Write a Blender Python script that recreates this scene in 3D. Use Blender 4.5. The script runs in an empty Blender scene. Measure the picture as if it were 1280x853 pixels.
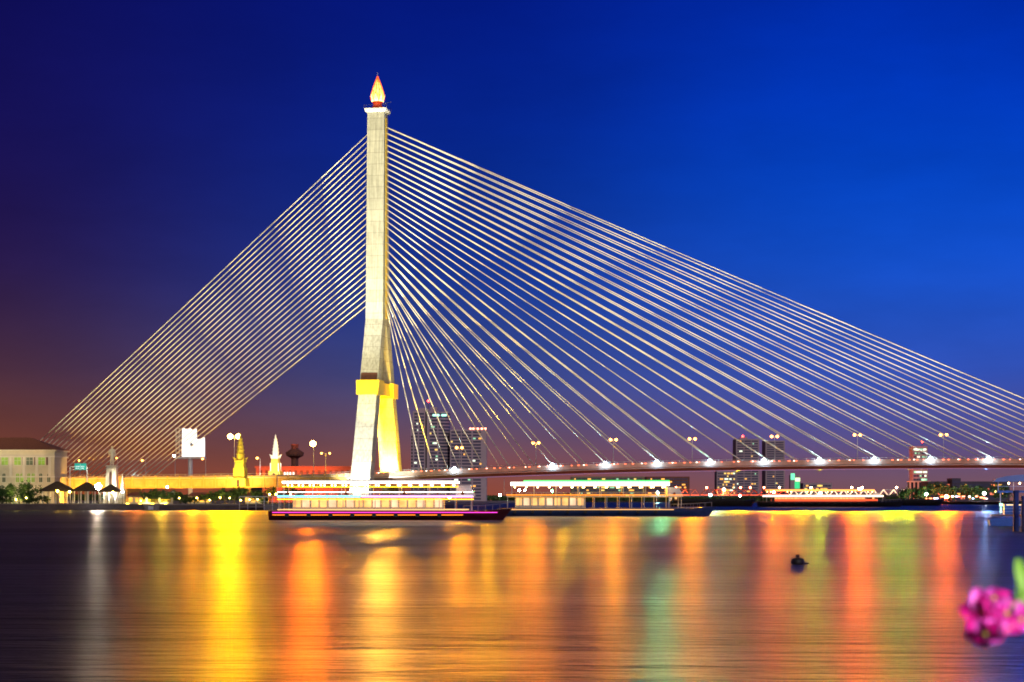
import bpy, bmesh, math, random
from mathutils import Vector, Matrix
R = math.radians
HAZE = 0
random.seed(8)
C = bpy.context.scene.collection
sc = bpy.context.scene

# ------------------------------------------------------------------ camera maths
F, CX, HY, HC = 2240.0, 640.0, 624.5, 4.0      # focal length in photo px, centre column, horizon row, eye height
def PX(px, Z): return (px - CX) / F * Z
def PZ(py, Z): return HC + (HY - py) * Z / F
TH = R(9.4)
PYL = Vector((-54.0, 720.0, 0.0))
cT, sT = math.cos(TH), math.sin(TH)
def B(s, t, z=0.0):                             # bridge frame to world
    return Vector((PYL.x + s * cT + t * sT, PYL.y - s * sT + t * cT, z))

# ------------------------------------------------------------------ materials
def lin(c):
    return tuple(((v / 255) / 12.92 if v / 255 <= .04045 else ((v / 255 + .055) / 1.055) ** 2.4) for v in c)
_M = {}
def new_mat(name):
    m = bpy.data.materials.new(name); m.use_nodes = True
    nt = m.node_tree; b = nt.nodes['Principled BSDF']
    return m, nt, b
def mat(name, col, rough=.7, metal=0, noise=.25, scale=3.0, bump=0.0, joints=None, spec=.5):
    """surface with two-scale colour mottling and optional bump or construction joints"""
    if name in _M: return _M[name]
    m, nt, b = new_mat(name); N, L = nt.nodes, nt.links
    tc = N.new('ShaderNodeTexCoord')
    nz = N.new('ShaderNodeTexNoise'); nz.inputs['Scale'].default_value = scale; nz.inputs['Detail'].default_value = 6
    nz.inputs['Roughness'].default_value = .65
    L.new(tc.outputs['Object'], nz.inputs['Vector'])
    cr = N.new('ShaderNodeValToRGB')
    cr.color_ramp.elements[0].position = .3; cr.color_ramp.elements[1].position = .7
    cr.color_ramp.elements[0].color = (*[c * (1 - noise) for c in col], 1)
    cr.color_ramp.elements[1].color = (*[min(1, c * (1 + noise)) for c in col], 1)
    L.new(nz.outputs['Fac'], cr.inputs['Fac'])
    out = cr.outputs['Color']
    if joints:
        sx = N.new('ShaderNodeSeparateXYZ'); L.new(tc.outputs['Object'], sx.inputs[0])
        dv = N.new('ShaderNodeMath'); dv.operation = 'DIVIDE'; dv.inputs[1].default_value = joints
        L.new(sx.outputs['Z'], dv.inputs[0])
        fr = N.new('ShaderNodeMath'); fr.operation = 'FRACT'; L.new(dv.outputs[0], fr.inputs[0])
        lt = N.new('ShaderNodeMath'); lt.operation = 'LESS_THAN'; lt.inputs[1].default_value = .05; L.new(fr.outputs[0], lt.inputs[0])
        fl = N.new('ShaderNodeMath'); fl.operation = 'FLOOR'; L.new(dv.outputs[0], fl.inputs[0])
        wn = N.new('ShaderNodeTexWhiteNoise'); wn.noise_dimensions = '1D'; L.new(fl.outputs[0], wn.inputs['W'])
        mr = N.new('ShaderNodeMapRange'); mr.inputs['To Min'].default_value = .84; mr.inputs['To Max'].default_value = 1.05
        L.new(wn.outputs['Value'], mr.inputs['Value'])
        m1 = N.new('ShaderNodeVectorMath'); m1.operation = 'SCALE'; L.new(out, m1.inputs[0]); L.new(mr.outputs[0], m1.inputs['Scale'])
        mx = N.new('ShaderNodeMix'); mx.data_type = 'RGBA'; L.new(lt.outputs[0], mx.inputs['Factor'])
        L.new(m1.outputs[0], mx.inputs['A']); mx.inputs['B'].default_value = (*[c * .66 for c in col], 1)
        # vertical streaks of old rain
        mp = N.new('ShaderNodeMapping'); mp.inputs['Scale'].default_value = (1.2, 1.2, .06); L.new(tc.outputs['Object'], mp.inputs[0])
        n2 = N.new('ShaderNodeTexNoise'); n2.inputs['Scale'].default_value = 1.4; n2.inputs['Detail'].default_value = 5; L.new(mp.outputs[0], n2.inputs['Vector'])
        m2 = N.new('ShaderNodeMapRange'); m2.inputs['From Min'].default_value = .35; m2.inputs['From Max'].default_value = .65
        m2.inputs['To Min'].default_value = .72; m2.inputs['To Max'].default_value = 1.08; L.new(n2.outputs['Fac'], m2.inputs['Value'])
        m3 = N.new('ShaderNodeVectorMath'); m3.operation = 'SCALE'; L.new(mx.outputs['Result'], m3.inputs[0]); L.new(m2.outputs[0], m3.inputs['Scale'])
        out = m3.outputs[0]
    L.new(out, b.inputs['Base Color'])
    b.inputs['Roughness'].default_value = rough; b.inputs['Metallic'].default_value = metal
    b.inputs['Specular IOR Level'].default_value = spec
    if bump:
        bp = N.new('ShaderNodeBump'); bp.inputs['Strength'].default_value = bump; L.new(nz.outputs['Fac'], bp.inputs['Height']); L.new(bp.outputs[0], b.inputs['Normal'])
    _M[name] = m; return m
def glow(name, col, strength, base=.5, vary=0.0, scale=1.0):
    """a thing that gives off light"""
    if name in _M: return _M[name]
    m, nt, b = new_mat(name)
    b.inputs['Base Color'].default_value = (*[c * base for c in col], 1)
    b.inputs['Emission Color'].default_value = (*col, 1); b.inputs['Emission Strength'].default_value = strength
    b.inputs['Roughness'].default_value = .4
    if vary:
        N, L = nt.nodes, nt.links
        tc = N.new('ShaderNodeTexCoord'); nz = N.new('ShaderNodeTexNoise'); nz.inputs['Scale'].default_value = scale; nz.inputs['Detail'].default_value = 3
        L.new(tc.outputs['Object'], nz.inputs['Vector'])
        mr = N.new('ShaderNodeMapRange'); mr.inputs['From Min'].default_value = .3; mr.inputs['From Max'].default_value = .7
        mr.inputs['To Min'].default_value = strength * (1 - vary); mr.inputs['To Max'].default_value = strength * (1 + vary)
        L.new(nz.outputs['Fac'], mr.inputs['Value']); L.new(mr.outputs[0], b.inputs['Emission Strength'])
    _M[name] = m; return m

K = dict(
    concrete=mat('concrete', (.46, .45, .38), .8, noise=.12, scale=.7, joints=4.6),
    deck_concrete=mat('deck_concrete', (.28, .20, .17), .8, noise=.2, scale=.4),
    cream=mat('cream_render', (.62, .57, .40), .8, noise=.10, scale=.5),
    cream_trim=mat('cream_trim', (.74, .70, .56), .7, noise=.06, scale=.8),
    roof_tile=mat('clay_tile', (.25, .085, .055), .8, noise=.3, scale=2.0),
    dark_roof=mat('dark_shingle', (.05, .035, .03), .9, noise=.4, scale=2.0),
    white=mat('white_paint', (.78, .78, .76), .5, noise=.05, scale=1.0),
    cable=mat('cable_sheath', (.80, .74, .56), .45, noise=.04, scale=.2),
    steel=mat('galvanised_steel', (.5, .5, .5), .45, metal=.4, noise=.15),
    dark=mat('dark_metal', (.03, .03, .035), .6, noise=.2),
    gold=mat('gold_paint', (.85, .58, .04), .45, metal=.1, noise=.12, scale=1.0),
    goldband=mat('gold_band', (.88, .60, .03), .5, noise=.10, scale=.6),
    louvre=mat('brown_louvre', (.10, .035, .02), .7, noise=.3, scale=1.0),
    soil=mat('bank_soil', (.07, .06, .045), .95, noise=.4, scale=.15, bump=.3),
    grass=mat('lawn', (.05, .09, .025), .95, noise=.4, scale=.3),
    quay=mat('embankment_concrete', (.10, .075, .07), .9, noise=.35, scale=.3),
    asphalt=mat('asphalt', (.05, .05, .05), .9, noise=.2, scale=.5),
    paving=mat('paving', (.25, .22, .20), .85, noise=.2, scale=.8),
    trunk=mat('bark', (.07, .05, .035), .9, noise=.3, scale=4),
    hull_dark=mat('hull_maroon', (.10, .02, .025), .35, noise=.15, scale=.5),
    hull_black=mat('hull_black', (.02, .02, .025), .45, noise=.3, scale=.5),
    hull_white=mat('hull_white', (.7, .7, .72), .35, noise=.08, scale=.5),
    hull_blue=mat('hull_blue', (.05, .09, .25), .35, noise=.1, scale=.5),
    wood=mat('teak', (.22, .11, .05), .6, noise=.3, scale=2),
    red_wall=mat('brick_red_wall', (.26, .10, .07), .85, noise=.2, scale=.3),
    mauve=mat('mauve_cladding', (.60, .48, .54), .8, noise=.08, scale=.1),
    grey_wall=mat('grey_cladding', (.52, .42, .46), .8, noise=.12, scale=.1),
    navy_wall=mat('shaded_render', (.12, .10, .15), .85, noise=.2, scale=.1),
    glass=mat('window_glass', (.03, .035, .05), .12, noise=.2, scale=.3),
    band_glass=mat('band_glass', (.09,.09,.17), .35, noise=.3, scale=.15),
    teal_sign=glow('teal_sign_face', lin((30, 170, 150)), .8),
    rust=mat('truss_red', (.42, .07, .04), .6, noise=.2, scale=.5),
    pile=mat('pier_pile', (.03, .04, .10), .6, noise=.3, scale=1.5),
    petal=mat('pink_petal', (.80, .004, .30), .5, noise=.35, scale=60),
    petal_mid=mat('pale_petal', (.9, .10, .62), .5, noise=.2, scale=60),
    leafgreen=mat('shrub_leaf', (.18, .42, .03), .5, noise=.3, scale=40),
    yellowheart=mat('flower_heart', (.75, .6, .08), .6, noise=.2, scale=80),
    terracotta=mat('terracotta', (.42, .17, .09), .8, noise=.15, scale=8),
    stone=mat('statue_stone', (.72, .68, .54), .7, noise=.1, scale=.8),
    red_light=glow('red_beacon', (1, .03, .02), 30),
)
SOD = (1.0, .36, .06); YEL = (1.0, .62, .05); WHT = (1.0, .93, .82); BLU = (.55, .80, 1.0); GRN = (.08, 1.0, .25); RED = (1.0, .12, .03); CYN = (.3, .9, .9)
def lampmat(name, col, s): return glow(name, col, s, base=.8)

def leafmat(name, a, b_):
    m, nt, b = new_mat(name); N, L = nt.nodes, nt.links
    tc = N.new('ShaderNodeTexCoord'); nz = N.new('ShaderNodeTexNoise'); nz.inputs['Scale'].default_value = .5; nz.inputs['Detail'].default_value = 4
    L.new(tc.outputs['Object'], nz.inputs['Vector'])
    cr = N.new('ShaderNodeValToRGB'); cr.color_ramp.elements[0].position = .38; cr.color_ramp.elements[1].position = .62
    cr.color_ramp.elements[0].color = (*a, 1); cr.color_ramp.elements[1].color = (*b_, 1)
    L.new(nz.outputs['Fac'], cr.inputs['Fac']); L.new(cr.outputs['Color'], b.inputs['Base Color'])
    b.inputs['Roughness'].default_value = .65
    return m
K['leaf'] = leafmat('foliage', (.02, .05, .012), (.07, .13, .02))
K['leaf_b'] = leafmat('foliage_bright', (.03, .09, .012), (.09, .19, .03))

# ------------------------------------------------------------------ mesh helpers
class MB:
    def __init__(s): s.v = []; s.f = []
    def add(s, vs, fs):
        o = len(s.v); s.v += [tuple(v) for v in vs]; s.f += [tuple(i + o for i in f) for f in fs]; return s
    def box(s, x0, x1, y0, y1, z0, z1):
        return s.add([(x0,y0,z0),(x1,y0,z0),(x1,y1,z0),(x0,y1,z0),(x0,y0,z1),(x1,y0,z1),(x1,y1,z1),(x0,y1,z1)],
                     [(0,3,2,1),(4,5,6,7),(0,1,5,4),(1,2,6,5),(2,3,7,6),(3,0,4,7)])
    def frustum(s, c0, h0, c1, h1):            # rectangular: centres (x,y,z), half sizes (hx,hy)
        vs = [(c[0]+a*h[0], c[1]+b*h[1], c[2]) for c, h in ((c0,h0),(c1,h1)) for a, b in ((-1,-1),(1,-1),(1,1),(-1,1))]
        return s.add(vs, [(0,3,2,1),(4,5,6,7),(0,1,5,4),(1,2,6,5),(2,3,7,6),(3,0,4,7)])
    def tube(s, a, b, r0, r1=None, n=6):
        a, b = Vector(a), Vector(b); r1 = r0 if r1 is None else r1
        d = (b - a)
        if d.length < 1e-9: return s
        q = d.to_track_quat('Z', 'Y'); vs = []
        for p, r in ((a, r0), (b, r1)):
            for i in range(n):
                an = 2*math.pi*i/n; vs.append(p + q @ Vector((r*math.cos(an), r*math.sin(an), 0)))
        fs = [(i, (i+1)%n, n+(i+1)%n, n+i) for i in range(n)]
        fs += [tuple(range(n-1, -1, -1)), tuple(range(n, 2*n))]
        return s.add(vs, fs)
    def poly(s, pts, r, n=6):
        for a, b in zip(pts, pts[1:]): s.tube(a, b, r, r, n)
        return s
    def lathe(s, prof, n=12, c=(0,0,0), squash=(1,1)):
        vs = []
        for r, z in prof:
            for i in range(n):
                an = 2*math.pi*i/n + math.pi/n
                vs.append((c[0]+r*math.cos(an)*squash[0], c[1]+r*math.sin(an)*squash[1], c[2]+z))
        fs = []
        for k in range(len(prof)-1):
            for i in range(n): fs.append((k*n+i, k*n+(i+1)%n, (k+1)*n+(i+1)%n, (k+1)*n+i))
        fs += [tuple(range(n-1,-1,-1)), tuple(range((len(prof)-1)*n, len(prof)*n))]
        return s.add(vs, fs)
    def ball(s, c, r, n=8, sz=1.0):
        pr = [(max(.02*r, r*math.sin(math.pi*k/5)), -r*sz*math.cos(math.pi*k/5)) for k in range(6)]
        return s.lathe(pr, n, c)
    def hip(s, x0, x1, y0, y1, z0, z1, ridge):  # hip roof; ridge = half-length of ridge along x
        cx, cy = (x0+x1)/2, (y0+y1)/2
        vs = [(x0,y0,z0),(x1,y0,z0),(x1,y1,z0),(x0,y1,z0),(cx-ridge,cy,z1),(cx+ridge,cy,z1)]
        return s.add(vs, [(0,3,2,1),(0,1,5,4),(1,2,5),(2,3,4,5),(3,0,4)])
    def extrude(s, outline, y0, y1):            # outline in x,z
        n = len(outline)
        vs = [(x, y0, z) for x, z in outline] + [(x, y1, z) for x, z in outline]
        fs = [tuple(range(n)), tuple(range(2*n-1, n-1, -1))] + [(i, n+i, n+(i+1)%n, (i+1)%n) for i in range(n)]
        return s.add(vs, fs)
    def build(s, name, m, parent=None, smooth=False, stuff=False):
        me = bpy.data.meshes.new(name); me.from_pydata(s.v, [], s.f); me.validate()
        bm = bmesh.new(); bm.from_mesh(me); bmesh.ops.recalc_face_normals(bm, faces=bm.faces); bm.to_mesh(me); bm.free()
        if smooth:
            for p in me.polygons: p.use_smooth = True
        me.materials.append(m)
        o = bpy.data.objects.new(name, me); C.objects.link(o)
        if parent is not None: o.parent = parent
        if stuff: o['kind'] = 'stuff'
        return o
def thing(name, label, cat, loc=(0,0,0), rz=0.0, group=None):
    o = bpy.data.objects.new(name, None); C.objects.link(o); o.empty_display_size = .5
    o.location = loc; o.rotation_euler = (0,0,rz); o['label'] = label; o['category'] = cat
    if group: o['group'] = group
    return o
def tag(o, label, cat, group=None):
    o['label'] = label; o['category'] = cat
    if group: o['group'] = group
    return o
def structure(o): o['kind'] = 'structure'; return o
def copy_tree(o, parent=None):
    c = o.copy(); C.objects.link(c); c.parent = parent
    for ch in [x for x in bpy.data.objects if x.parent == o]: copy_tree(ch, c)
    return c
def spot(name, loc, target, energy, col, size, blend=.3, rad=.5, parent=None):
    l = bpy.data.lights.new(name, 'SPOT'); l.energy = energy; l.color = col; l.spot_size = size; l.spot_blend = blend; l.shadow_soft_size = rad
    o = bpy.data.objects.new(name, l); C.objects.link(o); o.location = loc
    o.rotation_euler = (Vector(target) - Vector(loc)).to_track_quat('-Z', 'Y').to_euler()
    return o

# ------------------------------------------------------------------ world sky
w = bpy.data.worlds.new('World'); sc.world = w; w.use_nodes = True
N, L = w.node_tree.nodes, w.node_tree.links; N.clear()
tc = N.new('ShaderNodeTexCoord'); sp = N.new('ShaderNodeSeparateXYZ'); L.new(tc.outputs['Generated'], sp.inputs[0])
asn = N.new('ShaderNodeMath'); asn.operation = 'ARCSINE'; L.new(sp.outputs['Z'], asn.inputs[0])
el = N.new('ShaderNodeMapRange'); el.inputs['From Min'].default_value = 0; el.inputs['From Max'].default_value = R(60); L.new(asn.outputs[0], el.inputs['Value'])
atn = N.new('ShaderNodeMath'); atn.operation = 'ARCTAN2'; L.new(sp.outputs['X'], atn.inputs[0]); L.new(sp.outputs['Y'], atn.inputs[1])
az = N.new('ShaderNodeMapRange'); az.inputs['From Min'].default_value = R(-18); az.inputs['From Max'].default_value = R(18); L.new(atn.outputs[0], az.inputs['Value'])
def ramp(stops, src):
    # stops are given over 0-18 degrees of elevation; above that the dusk sky darkens to the zenith
    stops = [(0, stops[0][1]), (1, (3, 4, 24))] + [(p*.3, c) for p, c in stops[2:]] + [(.3, stops[1][1]), (.36, tuple(v*.45 for v in stops[1][1])), (.45, tuple(v*.22 for v in stops[1][1]))]
    r = N.new('ShaderNodeValToRGB'); e = r.color_ramp.elements; r.color_ramp.interpolation = 'B_SPLINE'
    for i, (p, c) in enumerate(stops):
        x = e[i] if i < 2 else e.new(p)
        x.position = p; x.color = (*lin(c), 1)
    L.new(src, r.inputs['Fac']); return r
el_o = el.outputs[0]
# photo row y  ->  elevation fraction  (624.5-y)/2240 rad / 18deg
rL = ramp([(0, (150, 72, 38)), (1, (8, 10, 84)), (.10, (108, 60, 48)), (.22, (70, 43, 56)), (.40, (38, 22, 72)), (.65, (20, 16, 84))], el_o)
rC = ramp([(0, (150, 70, 44)), (1, (2, 16, 118)), (.10, (104, 76, 82)), (.22, (54, 72, 132)), (.40, (14, 52, 146)), (.65, (4, 32, 134))], el_o)
rR = ramp([(0, (132, 88, 80)), (1, (0, 34, 160)), (.10, (84, 76, 130)), (.22, (46, 84, 188)), (.42, (8, 80, 204)), (.68, (0, 54, 186))], el_o)
f1 = N.new('ShaderNodeMapRange'); f1.inputs['From Max'].default_value = .5; L.new(az.outputs[0], f1.inputs['Value']); f1.interpolation_type = 'SMOOTHSTEP'
f2 = N.new('ShaderNodeMapRange'); f2.inputs['From Min'].default_value = .42; f2.inputs['From Max'].default_value = .85; L.new(az.outputs[0], f2.inputs['Value']); f2.interpolation_type = 'SMOOTHSTEP'
m1 = N.new('ShaderNodeMix'); m1.data_type = 'RGBA'; L.new(f1.outputs[0], m1.inputs['Factor']); L.new(rL.outputs[0], m1.inputs['A']); L.new(rC.outputs[0], m1.inputs['B'])
m2 = N.new('ShaderNodeMix'); m2.data_type = 'RGBA'; L.new(f2.outputs[0], m2.inputs['Factor']); L.new(m1.outputs['Result'], m2.inputs['A']); L.new(rR.outputs[0], m2.inputs['B'])
mpw = N.new('ShaderNodeMapping'); mpw.inputs['Scale'].default_value = (1, 1, 3.2); L.new(tc.outputs['Generated'], mpw.inputs[0])
nw = N.new('ShaderNodeTexNoise'); nw.inputs['Scale'].default_value = 5; nw.inputs['Detail'].default_value = 6; nw.inputs['Roughness'].default_value = .6; L.new(mpw.outputs[0], nw.inputs['Vector'])
mw = N.new('ShaderNodeMapRange'); mw.inputs['From Min'].default_value = .3; mw.inputs['From Max'].default_value = .7; mw.inputs['To Min'].default_value = .88; mw.inputs['To Max'].default_value = 1.12; L.new(nw.outputs['Fac'], mw.inputs['Value'])
vw = N.new('ShaderNodeVectorMath'); vw.operation = 'SCALE'; L.new(m2.outputs['Result'], vw.inputs[0]); L.new(mw.outputs[0], vw.inputs['Scale'])
bg = N.new('ShaderNodeBackground'); L.new(vw.outputs[0], bg.inputs['Color']); bg.inputs['Strength'].default_value = 1.0
wo = N.new('ShaderNodeOutputWorld'); L.new(bg.outputs[0], wo.inputs['Surface'])

# ------------------------------------------------------------------ water and land
m, nt, b = new_mat('river_water'); N, L = nt.nodes, nt.links
b.inputs['Base Color'].default_value = (.012, .016, .02, 1); b.inputs['IOR'].default_value = 1.33
tc = N.new('ShaderNodeTexCoord')
def wav(sx, sy, scale, det):
    mp = N.new('ShaderNodeMapping'); mp.inputs['Scale'].default_value = (sx, sy, 1); L.new(tc.outputs['Object'], mp.inputs[0])
    n_ = N.new('ShaderNodeTexNoise'); n_.inputs['Scale'].default_value = scale; n_.inputs['Detail'].default_value = det; n_.inputs['Roughness'].default_value = .6
    L.new(mp.outputs[0], n_.inputs['Vector']); return n_
n1 = wav(.5, 1.5, .9, 5); n2 = wav(.10, .35, .25, 3); n3 = wav(.02, .06, .5, 2)
rr = N.new('ShaderNodeMapRange'); rr.inputs['From Min'].default_value = .35; rr.inputs['From Max'].default_value = .65
rr.inputs['To Min'].default_value = .32; rr.inputs['To Max'].default_value = .42; L.new(n3.outputs['Fac'], rr.inputs['Value']); L.new(rr.outputs[0], b.inputs['Roughness'])
b1 = N.new('ShaderNodeBump'); b1.inputs['Strength'].default_value = 1.0; b1.inputs['Distance'].default_value = .2; L.new(n1.outputs['Fac'], b1.inputs['Height'])
b2 = N.new('ShaderNodeBump'); b2.inputs['Strength'].default_value = .8; b2.inputs['Distance'].default_value = .7; L.new(n2.outputs['Fac'], b2.inputs['Height']); L.new(b1.outputs[0], b2.inputs['Normal'])
n4 = wav(.12, .5, 1.0, 4)
b3 = N.new('ShaderNodeBump'); b3.inputs['Strength'].default_value = .7; b3.inputs['Distance'].default_value = .45; L.new(n4.outputs['Fac'], b3.inputs['Height']); L.new(b2.outputs[0], b3.inputs['Normal'])
L.new(b3.outputs[0], b.inputs['Normal'])
K['water'] = m
structure(MB().add([(-3480,-300,0),(3480,-300,0),(3480,3380,0),(-3480,3380,0)], [(0,1,2,3)]).build('river_water', K['water']))

def land(name, pts, z, m, wall=None):
    n = len(pts); me = MB(); me.add([(x, y, -1.5) for x, y in pts] + [(x, y, z) for x, y in pts], [tuple(range(n, 2*n))] + [(i, (i+1)%n, n+(i+1)%n, n+i) for i in range(n)])
    return structure(me.build(name, m))
ZL = 664.0; BZ = 2.3
xe = PX(333, ZL)
left_pts = [(-2500, ZL), (PX(325, ZL), ZL), (xe+4, ZL+10), (xe+30, 700), (-36, 706), (-24, 740), (-60, 1100), (-22, 1800), (60, 2550), (-2500, 2560)]
land('left_bank', left_pts, BZ, K['paving'])
land('far_bank', [(-2500, 2562), (62, 2562), (120, 2500), (520, 2450), (760, 2100), (3480, 2100), (3480, 3380), (-3480, 3380), (-3480, 2562)], 2.0, K['soil'])
land('right_bank', [(PX(1128,1500), 1500), (420, 1100), (480, 500), (3000, 400), (3000, 2096), (PX(1128,1500)+60, 2096)], 2.2, K['soil'])
# sloped dark embankment below the promenade
e = MB(); x0, x1 = -700, PX(183, ZL); x2 = PX(200, ZL); x3 = PX(333, ZL)
e.extrude([(0,-1),(0,.3),(.6,2.15),(3,2.15),(3,-1)], 0, 1)
def emb(xa, xb, top):
    m_ = MB(); m_.add([(xa,ZL-3,-1),(xb,ZL-3,-1),(xa,ZL-.5,top),(xb-1.2,ZL-.5,top),(xa,ZL-.01,top),(xb-1.2,ZL-.01,top),(xa,ZL-.01,-1),(xb,ZL-.01,-1)],
        [(0,1,3,2),(2,3,5,4),(0,2,4,6),(1,7,5,3)]); return m_
tag(emb(x0, x1, 2.2).build('embankment_wall', K['quay']), 'dark sloped river embankment wall below the pavilions and cream villa', 'wall')
tag(emb(x2, x3, 1.9).build('embankment_wall', K['quay']), 'dark sloped river embankment wall ending in a point by the cruise boat', 'wall')
st = thing('river_steps', 'concrete water steps between the two dark embankment walls', 'steps', (x1, ZL-3, 0))
mb = MB()
for k in range(6): mb.box(.2, x2-x1-.2, k*.5, 3.0, -.5 if k == 0 else .02, .3+.36*k) if k == 0 else mb.box(.2, x2-x1-.2, k*.5, 3.0, .3+.36*(k-1), .3+.36*k)
mb.build('treads', K['paving'], st)
MB().box(1.5, 3.2, -1.2, -.1, .2, 1.5).build('mooring_box', K['white'], st)
structure(MB().box(-700, PX(325,ZL), ZL+.6, ZL+8, BZ+.004, BZ+.06).build('promenade', K['paving']))
structure(MB().box(-700, PX(150,ZL), ZL+8.1, ZL+30, BZ+.004, BZ+.12).build('lawn', K['grass']))
print('land ok')

# ------------------------------------------------------------------ the bridge
def interp(tab, x):
    if x <= tab[0][0]: return tab[0][1]
    for (a, va), (b_, vb) in zip(tab, tab[1:]):
        if x <= b_: u = (x-a)/(b_-a); return va + (vb-va)*u
    return tab[-1][1]
DK = [(-400,5.0),(-250,10.5),(-157,12.4),(-60,12.8),(-20,13.2),(0,13.8),(25,14.8),(55,15.9),(90,16.95),(125,17.7),(180,18.3),(230,18.5),(300,18.0),(380,16.5),(520,12)]
def dz(s):
    return sum(interp(DK, s+d) for d in (-16,-8,0,8,16))/5
br = thing('cable_stayed_bridge', 'floodlit cable stayed bridge with one tall concrete pylon and fanned pale stays', 'bridge', PYL, -TH)
# pylon mast
def tcz(z): return 2.7 + (76.0 - z) * .356           # transverse centre of a leg at height z
mb = MB()
mb.frustum((0,0,76), (3.5, 5.7), (0,0,159), (3.5, 3.0))
mb.build('pylon_mast', K['concrete'], br)
for sg in (-1, 1):
    mb = MB()
    mb.frustum((0, sg*tcz(0), -1), (3.9, 3.3), (0, sg*2.7, 75.98), (3.48, 3.0))
    mb.build('pylon_leg', K['concrete'], br)
mb = MB().frustum((0,0,159),(3.9,3.4),(0,0,159.9),(4.5,4.0)); mb.box(-4.5,4.5,-4.0,4.0,159.92,160.5)
mb.build('pylon_cap', K['white'], br)
cap_rail = MB()
for sx in (-4.6, 4.6): cap_rail.tube((sx,-4,160.6),(sx,-4,161.8),.06); cap_rail.tube((sx,4,160.6),(sx,4,161.8),.06); cap_rail.tube((sx,-4,161.7),(sx,4,161.7),.05)
cap_rail.tube((-4.6,-4,161.7),(4.6,-4,161.7),.05); cap_rail.tube((3.2,-4,161.9),(6.6,-4,162.6),.08)
cap_rail.build('cap_railing', K['dark'], br)
# anchor strip on both narrow faces, yellow floodlight put into its colour
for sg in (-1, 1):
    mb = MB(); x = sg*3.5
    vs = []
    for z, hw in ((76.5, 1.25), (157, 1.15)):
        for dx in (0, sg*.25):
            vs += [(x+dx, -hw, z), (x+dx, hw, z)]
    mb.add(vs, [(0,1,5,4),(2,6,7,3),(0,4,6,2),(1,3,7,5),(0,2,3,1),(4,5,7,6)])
    mb.build('lit_anchor_strip', K['goldband'], br)
# cross band with gold ring
mb = MB()
for sg in (-1, 1):
    c = tcz(48)
    mb.frustum((0, sg*tcz(45.2), 45.2), (4.3, 4.1), (0, sg*(tcz(51)+.3), 51), (4.7, 4.4))
mb.box(-3.2, 3.2, -tcz(48)+3.5, tcz(48)-3.5, 45.6, 50.6)
mb.build('gold_tie_band', K['goldband'], br)
mb = MB()
y = -tcz(52.5)-3.15
mb.add([(-3.3, -tcz(51.1)-3.2, 51.1),(3.3,-tcz(51.1)-3.2,51.1),(3.3,-tcz(54)-3.15,54),(-3.3,-tcz(54)-3.15,54),
        (-3.3, -tcz(51.1)-2.9, 51.1),(3.3,-tcz(51.1)-2.9,51.1),(3.3,-tcz(54)-2.85,54),(-3.3,-tcz(54)-2.85,54)],
       [(0,1,2,3),(4,7,6,5),(0,4,5,1),(1,5,6,2),(2,6,7,3),(3,7,4,0)])
mb.build('louvre_panel', K['louvre'], br)
MB().box(-9,9,-40,-22,-1,2.6).build('pylon_footing', K['quay'], br)
MB().box(-9,9,22,40,-1,2.6).build('pylon_footing', K['quay'], br)
# lantern finial, lotus-bud crown of lit gold glass
K['crown_glass'] = glow('crown_glass', (1.0, .46, .09), 3.0, vary=.7, scale=.9)
K['crown_hot'] = glow('crown_lamp', (1.0, .66, .25), 4.0)
mb = MB()
mb.lathe([(2.1,161.0),(2.3,161.6),(1.7,162.2),(1.9,163.2),(2.2,163.6)], 12)
mb.build('lantern_base', glow('lantern_base_red', (1,.08,.015), .12), br)
fin = MB().lathe([(1.6,163.6),(2.55,164.6),(2.75,165.8),(2.35,168.0),(1.7,170.4),(1.05,172.6),(.5,174.2),(.12,175.4)], 12).build('glass_crown', K['crown_glass'], br)
mb = MB()
for k in range(12):
    an = 2*math.pi*k/12
    prof = [(1.7,163.6),(2.65,164.6),(2.85,165.8),(2.45,168.0),(1.8,170.4),(1.12,172.6),(.55,174.2),(.12,175.6)]
    mb.poly([(r*math.cos(an), r*math.sin(an), z) for r, z in prof], .15, 4)
mb.build('crown_rib', glow('crown_rib_red', (1,.12,.015), 1.1), fin)
mb = MB()
for k in range(8):
    an = 2*math.pi*k/8
    c, s_ = math.cos(an), math.sin(an)
    mb.add([(2.2*c-.8*s_, 2.2*s_+.8*c, 163.7),(2.2*c+.8*s_, 2.2*s_-.8*c,163.7),(3.15*c,3.15*s_,166.9),(2.1*c,2.1*s_,164.4)], [(0,1,2),(0,2,3),(1,3,2),(0,3,1)])
mb.build('crown_petal', K['crown_hot'], fin)
fin.scale = (1, 1, .87); fin.location = (0, 0, 163.6*.13)
MB().tube((0,0,173.6),(0,0,175.6),.09,.03).build('lightning_rod', K['steel'], br)
MB().ball((0,0,171.8),.6).build('beacon', lampmat('beacon_lamp', (1,.55,.25), 60), br)

# deck
ss = [x for x in range(-330, 500, 10)]
def deck_loft(prof, s0, s1):
    """prof: outline (t, dz); swept along the deck curve"""
    m_ = MB(); S = [s for s in ss if s0 <= s <= s1]; n = len(prof); vs = []
    for s in S:
        z = dz(s); vs += [(s, t, z+h) for t, h in prof]
    fs = [(k*n+i, k*n+(i+1)%n, (k+1)*n+(i+1)%n, (k+1)*n+i) for k in range(len(S)-1) for i in range(n)]
    fs += [tuple(range(n)), tuple(range(len(S)*n-1, (len(S)-1)*n-1, -1))]
    return m_.add(vs, fs)
deck_loft([(-13,-.05),(13,-.05),(13.6,-1.1),(9,-2.7),(-9,-2.7),(-13.6,-1.1)], -330, 490).build('deck_girder', K['deck_concrete'], br)
deck_loft([(-12.2,-.04),(12.2,-.04),(12.2,0),(-12.2,0)], -330, 490).build('carriageway', K['asphalt'], br)
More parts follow.
